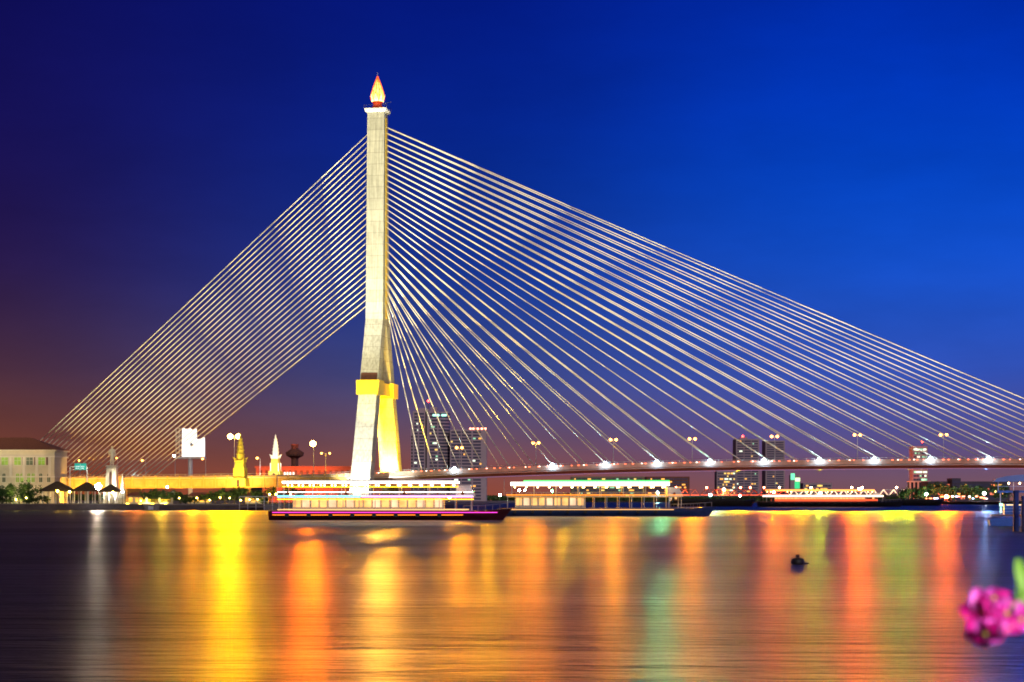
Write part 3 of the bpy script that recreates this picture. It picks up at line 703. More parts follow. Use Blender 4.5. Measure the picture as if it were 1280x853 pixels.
random.seed(63)
gl = [(20,'under the leftmost trees'),(33,'between the villa trees'),(44,'below the villa corner'),(176,'right of the park fence'),(199,'under the tree by the white globe lamp'),(224,'right of the white globe lamp'),
      (238,'below the billboard post'),(246,'just right of the billboard post'),(262,'left of the yellow spire trees'),(275,'under the hedge left of the yellow spire'),(287,'below the yellow spire, left one'),(301,'below the yellow spire, right one'),(312,'by the tip of the embankment'),(322,'at the tip of the embankment')]
for px, wh in gl:
    h = random.uniform(.9,2.2); Z = random.uniform(667,670)
    t = thing('garden_light', 'small yellow garden light ' + wh, 'garden light', (PX(px,Z), Z, BZ), 0, 'small yellow garden lights on the left bank')
    MB().lathe([(.12,0),(.07,h)],6).build('post', K['dark'], t); star_ball(MB(), (0,0,h+.2), .24).build('globe', lampmat('garden_yellow', (1,.66,.12), 60), t)
for k, px in enumerate((-6,3,13,27,36,47,59,232,243,331)):
    tree(px, 669, random.uniform(2.0,3.2), 2.3, 380, K['leaf'], 'low dark shrub on the left bank, %s from the left edge' % ORD[k], sz=.4, name='shrub', trunk_h=.15, cat='shrub', group='low dark shrubs on the left bank')
# kiosk roofs glowing under the viaduct
for px0, px1, lab in ((160,186,'long low kiosk with a yellow lit front under the viaduct, by the park fence'),(236,262,'low kiosk with a warm lit front behind the billboard post'),(306,334,'low kiosk with an orange lit front below the white spire')):
    Z = 686; x0, x1 = PX(px0,Z), PX(px1,Z); t = thing('kiosk', lab, 'kiosk', (x0, Z, BZ), 0, 'kiosks under the viaduct')
    MB().box(0,x1-x0,0,4,0,3.0).build('wall', K['cream'], t); MB().hip(-.7,x1-x0+.7,-1,5,3.0,4.4,(x1-x0)/2-1).build('roof', K['roof_tile'], t)
    for q_ in range(4):
        a = (x1-x0)*(q_+.12)/4; MB().box(a, a+(x1-x0)*.19, -.08, -.01, .7, 2.4).build('shop_window', glow('kiosk_glow', lin((255,190,70)), 1.5, vary=.5, scale=.5), t)
# white jetty rail
t = thing('jetty', 'white railed jetty with slim posts left of the cruise boats', 'jetty', (PX(300,660), 660, 0))
LW = PX(372,660)-PX(300,660)
MB().box(0,LW,-1.5,1.5,1.1,1.4).build('deck', K['paving'], t)
mb = MB(); mb.box(0,LW,-1.42,-1.3,4.9,5.15); mb.box(0,LW,-1.42,-1.3,3.2,3.3); mb.build('rail', K['white'], t)
for k in range(8): MB().tube((k*LW/7,-1.36,-1),(k*LW/7,-1.36,5.0),.14).build('post', K['white'], t)
print('left ok')

# ------------------------------------------------------------------ city blocks
def tower_block(name, lab, cat, px0, px1, ytop, Z, z0, depth, floors, wallm, lit, seed, bays=1, bandw=.55, litm=None, strips=None, ybot=None, z_under=None, cap=None):
    random.seed(seed)
    x0, x1 = PX(px0,Z), PX(px1,Z); W2 = x1-x0; H = PZ(ytop,Z)-z0
    t = thing(name, lab, cat, (x0, Z, z0)); MB().box(0,W2,0,depth,0,H).build('wall', wallm, t)
    fh = H/(floors+.6); cuts = strips or [(.04,.96)]
    for k in range(floors):
        zb = k*fh+fh*.45
        mb = MB()
        for a, b_ in cuts:
            nb = max(1, int((b_-a)*W2/ (W2/bays if bays > 1 else 9)))
            seg = (b_-a)*W2/nb
            for j in range(nb): mb.box(a*W2+j*seg+seg*.05, a*W2+(j+1)*seg-seg*.05, -.18, -.004, zb, zb+fh*bandw)
        mb.build('window_band', K['band_glass'], t)
    for k in range(lit):
        fl = random.randrange(floors); a, b_ = random.choice(cuts); x = (a+(b_-a)*random.random()*.93)*W2; ww = fh*random.choice((.5,.8,1.2))
        zb = fl*fh+fh*.45
        x2_ = min(x+ww, b_*W2)
        MB().box(x, x2_, -.3, -.19, zb+.05*fh, zb+fh*bandw*.95).build('lit_window', random.choice(litm), t)
    return t, W2, H, fh
Lw = [glow('lit_amber', lin((255,180,80)), 1.6), glow('lit_pale', lin((230,245,215)), 1.8), glow('lit_green', lin((150,215,170)), 1.2), glow('lit_yellow', lin((255,215,110)), 1.3)]
Zh = 1800
t, W2, H, fh = tower_block('hotel_tower', 'tall mauve banded hotel tower right of the pylon with a stepped top', 'tower block', 516, 548, 514, Zh, BZ, 40, 27, K['mauve'], 16, 3, strips=[(.05,.20),(.24,.45),(.64,.97)], litm=Lw)
lw_, lz_ = (lambda px: PX(px,Zh)-PX(516,Zh)), (lambda py: PZ(py,Zh)-BZ)
MB().box(lw_(533.6), lw_(536.2), -1.2, -.2, 0, lz_(511.5)).build('stair_shaft', K['mauve'], t)
MB().box(lw_(531.8), lw_(533.5), -.4, -.2, 0, lz_(513)).build('glazed_slot', K['glass'], t)
MB().box(lw_(523), lw_(531), 4, 20, H+.01, H+3).build('roof_plant', K['mauve'], t)
MB().box(lw_(538), lw_(546), 4, 20, H+.01, H+4).build('roof_plant', K['mauve'], t)
mb = MB(); mb.tube((lw_(535),8,H),(lw_(535),8,H+10),.3,.12); mb.build('mast', K['dark'], t); MB().ball((lw_(535),8,H+10.5),1.1).build('beacon', K['red_light'], t)
wing = MB().box(lw_(513.5), -.01, .5, 36, 0, lz_(536)).build('lower_wing', K['mauve'], t)
for k in range(20):
    MB().box(lw_(514), lw_(515.8), .3, .495, k*fh+fh*.45, k*fh+fh).build('window_band', K['glass'], wing)
# rounded corner of the tower
mb = MB(); rr0 = lw_(562)-lw_(548)
prof = [(W2+.01, .0)] + [(W2+rr0*math.sin(a), rr0*.8*(1-math.cos(a))) for a in [math.pi/2*k/8 for k in range(1,9)]] + [(W2+rr0, 36), (W2+.01, 36)]
def vprism(pts, z0, z1):
    n = len(pts); return MB().add([(x,y,z0) for x,y in pts]+[(x,y,z1) for x,y in pts], [tuple(range(n)),tuple(range(2*n-1,n-1,-1))]+[(i,(i+1)%n,n+(i+1)%n,n+i) for i in range(n)])
cw = vprism(prof, 0, lz_(515)).build('curved_bay', K['mauve'], t)
for k in range(27):
    pr = [(x+ (.15 if 0 < i else 0), y-.2) for i, (x, y) in enumerate(prof[:-2])]; pr += [(prof[-3][0]+.15, 20), (W2+.02, 20)]
    vprism(pr, k*fh+fh*.45, k*fh+fh).build('window_band', K['band_glass'], cw)
MB().box(lw_(541), lw_(549), -.5, -.25, lz_(520.5), lz_(518)).build('lit_window', glow('lit_cyan', lin((170,255,225)), 2.2), t)
MB().box(lw_(552), lw_(558), -.6, -.3, lz_(520.5), lz_(518)).build('lit_window', glow('lit_cyan', lin((170,255,225)), 2.2), t)
t, W2, H, fh = tower_block('office_block', 'broad mauve banded block adjoining the hotel tower with red roof lamps', 'building', 562.5, 608, 537, 1790, BZ, 40, 22, K['mauve'], 12, 5, strips=[(.02,.60),(.62,.86)], litm=Lw)
MB().box(W2*.52, W2*.97, 3, 20, H+.01, H+1.5).build('roof_plant', K['grey_wall'], t)
for a in (.54,.62,.74,.85,.95): MB().box(W2*a, W2*a+1.6, -.2, .6, H+.02, H+1.5).build('roof_lamp', glow('roof_red', (1,.22,.12), 14), t)

tower_block('residential_tower', 'distant grey tower with scattered lights seen right of the fifth bridge lamp', 'tower block', 957, 981, 551, 2700, 2, 40, 26, K['grey_wall'], 7, 7, litm=Lw)
t, W2, H, fh = tower_block('office_tower', 'distant dark office tower with a red beacon left of its twin', 'tower block', 920, 949, 549, 2680, 2, 40, 24, K['grey_wall'], 12, 9, litm=Lw)
MB().ball((W2*.3,4,H+4),1.6).build('beacon', K['red_light'], t); MB().box(W2*.2,W2*.5,3,12,H+.01,H+2.8).build('roof_plant', K['grey_wall'], t)
tower_block('apartment_block', 'lower apartment block speckled with yellow lit windows under the deck', 'building', 896, 919.5, 589, 2640, 2, 30, 10, K['grey_wall'], 46, 11, litm=Lw, bays=9)
t, W2, H, fh = tower_block('long_apartment_block', 'long low block with greenish lit windows seen under the deck', 'building', 714, 806, 596, 2660, 2, 30, 8, mat('olive_wall',(.30,.27,.16),.8), 60, 13, litm=[Lw[2],Lw[3],Lw[0]], bays=20)
t, W2, H, fh = tower_block('orange_apartment_block', 'orange toned low block right of the greenish one, seen under the deck', 'building', 808, 862, 596, 2670, 2, 30, 8, K['red_wall'], 40, 14, litm=[Lw[0]], bays=16)
t, W2, H, fh = tower_block('slender_tower', 'slender teal lit tower behind the right end of the deck', 'tower block', 1141, 1159.5, 558, 1950, 2, 18, 14, K['grey_wall'], 44, 15, litm=[Lw[2],Lw[1],Lw[2]], bays=6)
MB().ball((W2*.7,4,H+5),1.0).build('beacon', K['red_light'], t); MB().tube((W2*.7,4,H),(W2*.7,4,H+4.5),.25).build('mast', K['dark'], t)
t = thing('tower_podium', 'pale columned podium at the foot of the slender tower', 'building', (PX(1138,1930), 1930, 2)); W2 = PX(1163,1930)-PX(1138,1930); H = PZ(603,1930)-2
MB().box(0,W2,2,14,0,H).build('wall', K['glass'], t); MB().box(-.5,W2+.5,0,15,H,H+1.4).build('roof', K['cream_trim'], t)
for k in range(6): MB().box(k*W2/5-.7,k*W2/5+.7,.2,1.9,0,H).build('column', K['cream_trim'], t)
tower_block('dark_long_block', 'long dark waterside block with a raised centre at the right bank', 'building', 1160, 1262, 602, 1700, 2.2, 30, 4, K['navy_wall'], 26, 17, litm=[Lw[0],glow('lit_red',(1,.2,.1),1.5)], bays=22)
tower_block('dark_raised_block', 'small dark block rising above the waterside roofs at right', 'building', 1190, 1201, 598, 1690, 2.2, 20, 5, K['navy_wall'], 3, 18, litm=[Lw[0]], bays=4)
tower_block('distant_block', 'low distant block right of the green sign tower', 'building', 1004, 1040, 604, 2800, 2, 30, 5, K['grey_wall'], 24, 19, litm=[Lw[0],Lw[3]], bays=10)
t = thing('sign_building', 'narrow building with glowing green signs behind the truss bridge', 'building', (PX(988,2650), 2650, 2)); W2 = PX(1000,2650)-PX(988,2650)
zz = lambda py: PZ(py,2650)-2
MB().box(0,W2,0,12,0,zz(594)).build('wall', K['grey_wall'], t)
MB().box(.5,W2*.45,-.4,-.01,zz(600),zz(592)).build('sign_panel', glow('green_sign_a', lin((120,255,190)), 1.3), t)
MB().box(W2*.5,W2,-.4,-.01,zz(602),zz(597.5)).build('sign_panel', glow('green_sign_b', lin((230,255,190)), 1.8), t)
MB().box(W2*.45,W2*.96,-.5,-.01,zz(611),zz(602.5)).build('sign_panel', glow('green_sign_c', lin((60,220,140)), 1.1), t)

# truss bridge upstream
Zt = 2150; dirv = 0
t = thing('truss_bridge', 'distant steel truss bridge with red and white lit zigzag girders', 'truss bridge', (PX(838,Zt), Zt, 0), R(-4)); 
LT = PX(1168,Zt)-PX(838,Zt); zb, zt_ = PZ(619.5,Zt), PZ(612.5,Zt)
MB().box(-40,LT+10,-5,5,zb-1.6,zb).build('deck', K['dark'], t)
npan = 27; pl = LT/npan
for sp_ in range(9):
    mb = MB()
    for k in range(sp_*3, sp_*3+3):
        x = k*pl
        for y in (-4.5,4.5):
            mb.tube((x+.2,y,zb),(x+pl/2,y,zt_),.42,n=4); mb.tube((x+pl/2,y,zt_),(x+pl-.2,y,zb),.42,n=4)
    mb.tube((sp_*3*pl+pl/2,-4.5,zt_),((sp_*3+2)*pl+pl/2,-4.5,zt_),.35,n=4)
    mb.build('truss_span', K['rust'] if sp_ < 4 else K['white'], t)
    if sp_ >= 4:
        mb = MB()
        for k in range(sp_*3, sp_*3+3):
            x = k*pl; mb.tube((x+1.6,-5.0,zb+1),(x+pl/2,-5.0,zt_+.1),.34,n=4); mb.tube((x+pl/2,-5.0,zt_+.1),(x+pl-1.6,-5.0,zb+1),.34,n=4)
        mb.build('light_string', glow('truss_white', (1,.62,.38), 3.2, vary=.4, scale=.1), t)
    else:
        mb = MB()
        for k in range(sp_*3, sp_*3+3): mb.tube((k*pl+1,-5.2,zb+.4),(k*pl+pl-1,-5.2,zb+.4),.35,n=4)
        mb.build('light_string', glow('truss_red_light', (1,.13,.05), 2.2, vary=.4, scale=.1), t)
for k in range(6): MB().frustum((k*LT/5,0,-1),(2,5),(k*LT/5,0,zb-1.6),(1.4,4)).build('pier', K['quay'], t)
for k, px in enumerate((845,883,925,937,954,973,1012,1062,1075,1117)):
    x = PX(px,Zt)-PX(838,Zt); MB().ball((x,-2,zt_+2.6),1.1).build('lamp', lampmat('truss_lamp_red' if px < 960 else 'truss_lamp', (1,.2,.08) if px < 960 else (1,.6,.3), 60), t)

# far treeline, stuff
random.seed(5)
mb = MB()
def clump_line(x0, x1, y, hmin, hmax, n, s_):
    for _ in range(n):
        x = random.uniform(x0,x1); hgt = hmin+(hmax-hmin)*(.5+.5*math.sin(x*.021)*math.sin(x*.0071+1)); z = 2+hgt*random.random()**.8
        a = Vector((random.gauss(0,1),random.gauss(0,.5),random.gauss(0,.7))).normalized()*s_; b_ = a.cross(Vector((0,1,.2))).normalized()*s_*.6; p = Vector((x,y+random.uniform(-8,8),z))
        mb.add([p-a,p-b_,p+a,p+b_],[(0,1,2,3)])
clump_line(-20, 560, 2600, 4, 9, 6000, 2.6); clump_line(-1100, -20, 2500, 4, 12, 4000, 3.2)
o = mb.build('far_woods', K['leaf'], None); o['kind'] = 'stuff'; o['label'] = 'dark mass of far trees along the horizon'; o['category'] = 'trees'
for k, (px, hgt, rw) in enumerate([(1128,9,8),(1150,11,9),(1171,14,10),(1188,12,9),(1210,13,10),(1226,11,8),(1250,15,11)]):
    tree(px, 1530, hgt*1.15, rw, 700, K['leaf'], 'dark waterside tree on the right bank, %s from the left' % ORD[k], z0=2.2, sz=1.5, trunk_h=.2, group='dark waterside trees on the right bank')
# stalls/lights on right bank quay
random.seed(31)
colr = [(1,.25,.1),(1,.25,.1),(1,.9,.8),(.5,.7,1),(1,.2,.08)]
mats_q = [glow('quay_glow_%d' % i, c, 5) for i, c in enumerate(colr)]
for k in range(18):
    px = 1158+k*4.4+random.uniform(-1,1); Z = 1504
    if 1205 < px < 1209: continue
    t = tag(MB().box(0,random.uniform(1.2,2.6),0,.5,0,random.uniform(.6,1.3)).build('quay_lamp_box', mats_q[k % 5]), 'tiny glowing lamp box on the right bank quay, %s' % ('red' if k % 5 in (0,1,4) else 'pale'), 'lamp', 'tiny glowing lamp boxes on the right quay')
    t.location = (PX(px,Z), Z, PZ(random.choice((621.5,623,624)),Z))
    # small post carrying it
    MB().box(.1,.25,.1,.25,-(t.location.z-2.2),0).build('post', K['dark'], t)
print('city ok')

# far bank marker lamps that streak the water
lm_over = {}
for i, (px, py, Z, colr_, st_, r, lab) in enumerate([
    (905,612,2140,SOD,900,1.6,'orange lamp mast left of the distant towers'), (845,614,2140,SOD,700,1.5,'orange lamp mast at the left end of the truss bridge'),
    (967,615,2140,RED,900,1.6,'red orange lamp mast before the truss bridge, below the twin towers'),(1075,612,1900,RED,2200,2.0,'strong red lamp mast at the right of the truss bridge'),
    (1183,621,1502,RED,1700,1.4,'strong red lamp on the right bank quay'),(822,616,2140,CYN,1100,1.5,'pale teal lamp mast under the deck near the orange block'),
    (888,619,2100,CYN,900,1.4,'pale teal lamp mast before the red truss girders'),(1025,617,2100,CYN,800,1.4,'pale teal lamp mast before the white truss girders'),
    (1158,618,1505,(.3,1,.6),350,1.1,'greenish lamp at the left end of the right quay'),
    (925,620,1600,(1,.15,.1),260,1.0,'small red navigation light mast on the river'),
    (625,619,2200,(.6,1,.5),300,1.6,'green topped light under the deck right of the hotel tower'),(649,613,2300,WHT,120,1.3,'white lamp under the deck, left of a pair'),
    (656,613,2300,WHT,120,1.3,'white lamp under the deck, right of a pair'),(677,624,2300,WHT,100,1.2,'white lamp at the waterline under the deck'),
    (551,622,1500,WHT,220,1.3,'white lamp behind the cruise boats below the hotel tower'),(562,622,1500,YEL,180,1.3,'yellow lamp behind the cruise boats below the hotel tower'),
    (690,614,2200,GRN,120,1.4,'green lamp low under the deck')]):
    z0 = 0 if Z in (1600,) else 2.0
    t = thing('lamp_mast', lab, 'lamp', (PX(px,Z), Z, z0), 0, 'lamp masts on the far banks'); h = max(2.0, PZ(py,Z)-z0)
    if Z == 1600: MB().lathe([(1.2,-.5),(1.2,.6),(.5,.9),(.4,1.6)],10).build('float', K['rust'], t)
    MB().lathe([(.3,0),(.22,h)],6).build('pole', K['dark'], t)
    star_ball(MB(), (0,0,h), r).build('bulb', lampmat('mast_lamp_%s' % ''.join(c for c in lab if c.isalpha())[:24], colr_, st_), t)

# ------------------------------------------------------------------ boats
def hull(Lh, Bm, zk, zd, bow=.16, rake=2.5, n=24, sheer=.5):
    """lofted hull: stations along x, centred; bow at +x"""
    m_ = MB(); vs = []; rows = 7
    for i in range(n+1):
        u = i/n; x = -Lh/2+Lh*u
        wdt = 1.0 if u < 1-bow*1.6 else max(.02, math.cos((u-(1-bow*1.6))/(bow*1.6)*math.pi/2)**.7)
        if u < .05: wdt *= .8+.2*u/.05
        sh = sheer*max(0,(u-.7)/.3)**2
        for j in range(rows):
            v = j/(rows-1); an = -math.pi/2+math.pi*v
            yy = Bm/2*wdt*math.sin(an)*(1.0 if abs(math.sin(an)) > .9 else 1); depth = abs(math.sin(an))**3
            z = zk+(zd+sh-zk)*depth
            xr = x - (rake*(1-depth) if u > .8 else 0)*(u-.8)/.2*1.0 if u > .8 else x
            vs.append((xr, yy, z))
    fs = [(i*rows+j, i*rows+j+1, (i+1)*rows+j+1, (i+1)*rows+j) for i in range(n) for j in range(rows-1)]
    fs += [(i*rows, (i+1)*rows, (i+1)*rows+rows-1, i*rows+rows-1) for i in range(n)]
    fs += [tuple(range(rows))]
    return m_.add(vs, fs)
def glowstrip(col, s, nm): return glow(nm, col, s, vary=.25, scale=.8)
def cruise_boat(name, lab, cat, px0, px1, Z, spec, rz=0.0, beam=8.5, hullm='hull_dark', deck_z=(1.7,4.5,7.0), post=3.0, bow=1):
    x0, x1 = PX(px0,Z), PX(px1,Z); Lh = x1-x0
    t = thing(name, lab, cat, ((x0+x1)/2, Z, 0), rz + (0 if bow > 0 else math.pi), 'boats on the river')
    d1, d2, d3 = deck_z; hb_ = beam/2
    sd = 1 if bow < 0 else -1                    # both sides carry the strips
    h_ = hull(Lh, beam, -.9, d1).build('hull', K[hullm], t, smooth=False)
    MB().box(-Lh/2+.4, Lh*.30, -hb_+.25, hb_-.25, d1+.004, d1+.12).build('lower_deck', K['wood'], t)
    a0, a1 = -Lh*.46, Lh*.34; b0, b1 = -Lh*.44, Lh*.28
    MB().box(a0, a1, -hb_+.1, hb_-.1, d2-.16, d2).build('upper_deck', K['white'], t)
    rf = MB(); rf.frustum(((b0+b1)/2,0,d3),((b1-b0)/2,hb_-.1),((b0+b1)/2,0,d3+.22),((b1-b0)/2-.2,hb_-.4)); rf.frustum(((b0+b1)/2,0,d3+.222),((b1-b0)/2-.6,hb_-1.2),((b0+b1)/2,0,d3+.7),((b1-b0)/2-1.6,hb_-3.0))
    rf.build('roof', K['white'], t)
    nP = int((a1-a0)/post)
    for sy in (-1,1):
        for k in range(nP+1):
            x = a0+.3+(a1-a0-.6)*k/nP; MB().box(x-.07,x+.07,sy*(hb_-.35)-.07,sy*(hb_-.35)+.07,d1+.12,d2-.17).build('stanchion', K['white'], t)
            x = b0+.3+(b1-b0-.6)*k/nP
            if k % 2 == 0: MB().box(x-.06,x+.06,sy*(hb_-.45)-.06,sy*(hb_-.45)+.06,d2,d3).build('stanchion', K['white'], t)
        mb = MB(); mb.box(a0,a1,sy*(hb_-.2)-.04,sy*(hb_-.2)+.04,d2+.85,d2+.93); mb.box(a0,a1,sy*(hb_-.2)-.03,sy*(hb_-.2)+.03,d2+.45,d2+.5)
        for k in range(int((a1-a0)/1.2)): mb.box(a0+k*1.2,a0+k*1.2+.05,sy*(hb_-.2)-.025,sy*(hb_-.2)+.025,d2+.002,d2+.85)
        mb.build('railing', K['steel'], t)
    # enclosed saloon part of lower deck, glowing panes
    c0, c1 = spec.get('saloon', (-.40,.22)); c0 *= Lh; c1 *= Lh
    MB().box(c0,c1,-hb_+1.1,hb_-1.1,d1+.121,d2-.17).build('saloon', K['cream_trim'], t)
    npn = int((c1-c0)/1.7)
    for sy in (-1,1):
        for k in range(npn):
            x = c0+.2+k*(c1-c0-.2)/npn; ya = sy*(hb_-1.1); yb = ya+sy*.06
            MB().box(x, x+1.35, min(ya,yb)+(.004 if sy > 0 else 0), max(ya,yb)-(.004 if sy < 0 else 0), d1+.8, d2-.45).build('window', spec['pane'][k % len(spec['pane'])], t)
    # wheelhouse
    wh = MB(); wh.frustum((Lh*.31,0,d2+.001),(1.9,hb_*.55),(Lh*.30,0,d2+2.1),(1.4,hb_*.5)); wh.build('wheelhouse', K['white'], t)
    MB().box(Lh*.30+1.2,Lh*.30+1.95,-1.6,1.6,d2+1.0,d2+1.75).build('windscreen', K['glass'], t)
    if spec.get('ceiling'):
        MB().box(b0+.3, b1-.3, -hb_+.5, hb_-.5, d3-.1, d3-.003).build('ceiling_panel', spec['ceiling'], t)
        MB().box(a0+.3, a1-.3, -hb_+.5, hb_-.5, d2-.22, d2-.163).build('ceiling_panel', spec['ceiling'], t)
    for k in range(int(Lh*.75/4.2)):
        x = -Lh*.42+k*4.2
        for sy in (-1,1): MB().tube((x,sy*(hb_+.02),d1-.75),(x,sy*(hb_+.24),d1-.75),.42,.42,10).build('tyre_fender', K['dark'], t)
    mb = MB()
    for sy in (-1,1):
        pts = [(Lh*(.30+.18*k/6), sy*hb_*(1-(k/6)**2*.93)*.93, d1+1.05+.5*(k/6)**2) for k in range(7)]; mb.poly(pts, .045, 5)
        for p in pts: mb.tube(p, (p[0],p[1],d1-.1), .035, n=4)
    mb.build('bow_rail', K['steel'], t)
    for k in range(4):
        x = a0+2+k*(a1-a0-4)/3; MB().tube((x,-hb_+.10,d2+.55),(x,-hb_+.0,d2+.55),.33,.33,12).build('life_ring', glow('ring_orange_paint', (1,.25,.05), .0), t)
    # light strips
    for (z, hh, xa, xb, m_, off) in spec['strips']:
        for sy in (-1,1):
            y = sy*(hb_+off); MB().box(xa*Lh, xb*Lh, y-.05, y+.05, z, z+hh).build('light_strip', m_, t)
    # tables and string lamps under the roof
    if spec.get('lamps'):
        n_ = spec['lampn']
        for k in range(n_):
            x = b0+1+(b1-b0-2)*k/(n_-1)
            MB().ball((x, -hb_+1.0, d3-.35), .16, 6).build('ceiling_lamp', spec['lamps'], t); MB().ball((x, hb_-1.0, d3-.35), .16, 6).build('ceiling_lamp', spec['lamps'], t)
    mb = MB()
    for k in range(int((b1-b0)/2.4)):
        for y in (-hb_+1.8, 0, hb_-1.8): x = b0+1+k*2.4; mb.box(x-.5,x+.5,y-.4,y+.4,d2+.7,d2+.76); mb.box(x-.05,x+.05,y-.05,y+.05,d2+.002,d2+.7)
    mb.build('dining_tables', K['wood'], t, stuff=True)
    MB().tube((-Lh*.47,0,d2),(-Lh*.47,0,d3+1.6),.05).build('flagpole', K['steel'], t)
    return t
pz350 = lambda py: PZ(py,350)
warm = glow('saloon_warm', lin((255,190,110)), 1.3, vary=.35, scale=.5); pink = glow('saloon_pink', lin((255,150,190)), 1.3, vary=.3, scale=.5); cyan_p = glow('saloon_cyan', lin((150,225,255)), 1.4, vary=.3, scale=.5); peach = glow('saloon_peach', lin((255,205,160)), 1.2, vary=.3, scale=.5)
s_white = glow('strip_white', (1,.93,.8), 6); s_lilac = glow('strip_lilac', lin((235,170,255)), 2.2); s_cyan = glow('strip_cyan', lin((120,220,255)), 2.4); s_pink = glow('strip_pink', lin((255,60,200)), 2.5); s_orange = glow('strip_orange', lin((255,140,30)), 3); s_green = glow('strip_green', (.06,1,.12), 3); s_yel = glow('strip_yellow', lin((255,200,40)), 4)
s_peach = glow('strip_peach', lin((255,190,120)), 1.8)
cruise_boat('cruise_boat', 'long maroon dinner cruise boat outlined in white, pink and cyan lights', 'cruise boat', 338, 640, 350,
    dict(pane=[warm,peach,warm,warm,peach], strips=[(7.12,.4,-.44,.28,s_white,-.02),(6.4,.14,-.44,.28,s_yel,-.3),(4.4,.36,-.46,-.12,s_cyan,.0),(4.4,.36,-.115,.34,s_lilac,.0),(5.35,.1,-.46,.34,s_white,-.12),(1.42,.12,-.48,.44,s_pink,.10),(.95,.10,-.48,.30,s_orange,.14),(3.95,.14,-.46,.34,s_yel,-.2),(1.95,.16,-.46,.32,s_peach,-.1)],
         lamps=lampmat('boat_bulb_warm', (1,.6,.25), 30), lampn=16, ceiling=glow('ceiling_orange', lin((255,140,40)), 1.0, vary=.3, scale=.3)), deck_z=(1.7,4.6,7.1))
cruise_boat('cruise_boat', 'white dinner cruise boat with bright white and green roof lights below the deck', 'cruise boat', 622, 895, 432,
    dict(pane=[warm,peach,warm], saloon=(-.42,-.1), strips=[(7.3,.8,-.44,.28,s_white,-.02),(8.12,.42,-.38,.28,s_green,-.4),(5.0,.14,-.46,.34,s_orange,.0),(1.5,.14,-.48,.30,s_peach,.08)],
         lamps=lampmat('boat_bulb_warm', (1,.6,.25), 30), lampn=14, ceiling=glow('ceiling_gold', lin((255,190,80)), 1.2, vary=.3, scale=.3)), hullm='hull_blue', deck_z=(1.8,4.8,7.3), bow=1)
cruise_boat('cruise_boat', 'orange glowing cruise boat moored far off below the truss bridge', 'cruise boat', 948, 1130, 960,
    dict(pane=[warm], strips=[(8.4,.9,-.44,.28,glow('far_orange', lin((255,150,70)), 3),.0),(5.4,.9,-.46,.34,glow('far_white', lin((255,220,190)), 3.2),.0),(3.2,1.0,-.4,.3,glow('far_red', lin((240,80,40)), 1.6),.0)],
         lamps=lampmat('far_bulb', (1,.5,.15), 60), lampn=6), hullm='hull_black', deck_z=(2.6,5.4,8.4), beam=14, post=8)
def barge(px0, px1, Z, lab):
    x0, x1 = PX(px0,Z), PX(px1,Z); Lh = x1-x0; t = thing('river_barge', lab, 'barge', ((x0+x1)/2, Z, 0), 0, 'boats on the river')
    hull(Lh, 11, -1, 3.2, bow=.07, rake=3, sheer=1.0).build('hull', K['hull_black'], t)
    mb = MB(); mb.frustum((-Lh*.02,0,3.2),(Lh*.36,4),(-Lh*.02,0,4.3),(Lh*.35,2.2)); mb.build('hatch_cover', K['dark'], t)
    MB().box(-Lh*.46,-Lh*.40,-3,3,3.2,6.0).build('cabin', K['wood'], t)
    MB().box(-Lh*.455,-Lh*.43,-3.1,-3.004,4.2,5.4).build('cabin_window', warm, t)
barge(838, 945, 1010, 'black cargo barge moored below the red part of the truss bridge')
barge(1085, 1180, 1120, 'black cargo barge right of the far orange cruise boat')
# river buoy
t = thing('mooring_buoy', 'small dark mooring buoy floating alone in open water at right', 'buoy', (PX(997,111), 111, 0), .4)
MB().lathe([(.12,-.25),(.38,-.1),(.42,.12),(.38,.32),(.15,.40)],12).build('float', K['hull_black'], t, smooth=True)
MB().lathe([(.10,.40),(.10,.52),(.16,.54),(.10,.60)],8).build('mooring_eye', K['dark'], t)
MB().tube((.35,0,.06),(.85,.1,.02),.05).build('rope', K['dark'], t)
# moored pier boat at the right edge
Zp = 268
t = thing('pier_boat', 'moored two deck pier boat with a rounded dark roof at the right edge', 'boat', (PX(1247,Zp), Zp, 0), R(-13), 'boats on the river')
q = lambda py: PZ(py,Zp)
o = MB(); o.extrude([(-1.0,-.5),(17,-.5),(17,q(646)),(-.6,q(648)),(-1.2,q(650))], 0, 6); o.build('hull', K['hull_blue'], t)
MB().box(-.9,17,-.15,6.15,q(645.5),q(643.5)).build('rubbing_strake', K['wood'], t)
MB().box(1.0,17,1,5,q(643),q(630)).build('saloon', K['hull_blue'], t)
MB().box(-.2,17,0,6,q(616),q(613.5)).build('upper_deck', K['hull_blue'], t)
rfp = [(-.6,q(602)),(-.2,q(598.5)),(1.2,q(595.5)),(3.2,q(593.8)),(17,q(592)),(17,q(601)),(-.4,q(602.5))]
MB().extrude(rfp, -.5, 6.5).build('roof', mat('pale_blue_roof', (.30,.36,.55), .6, noise=.15, scale=.6), t)
for x in (.4,2.6,4.8,7,9.2,11.4): MB().box(x-.07,x+.07,.1,.24,q(643.4),q(616)).build('stanchion', K['white'], t)
for x in (.1,2.3,4.5,6.7,8.9): MB().box(x-.06,x+.06,.1,.22,q(613.4),q(602.6)).build('stanchion', K['white'], t)
mb = MB(); mb.box(0,17,.05,.12,q(636),q(635.6)); mb.box(0,17,.05,.12,q(640),q(639.6)); mb.box(0,17,.05,.12,q(608.4),q(608)); mb.build('railing', K['steel'], t)
for x in (1.6,3.2,4.9,6.5): MB().ball((x,-.1,q(604.4)),.14,6).build('lamp', lampmat('pier_lamp', (1,.6,.25), 25), t)
MB().box(.25,.75,-.12,-.04,q(633),q(629.5)).build('lit_sign', glow('pier_sign', lin((190,255,235)), 1.8), t)
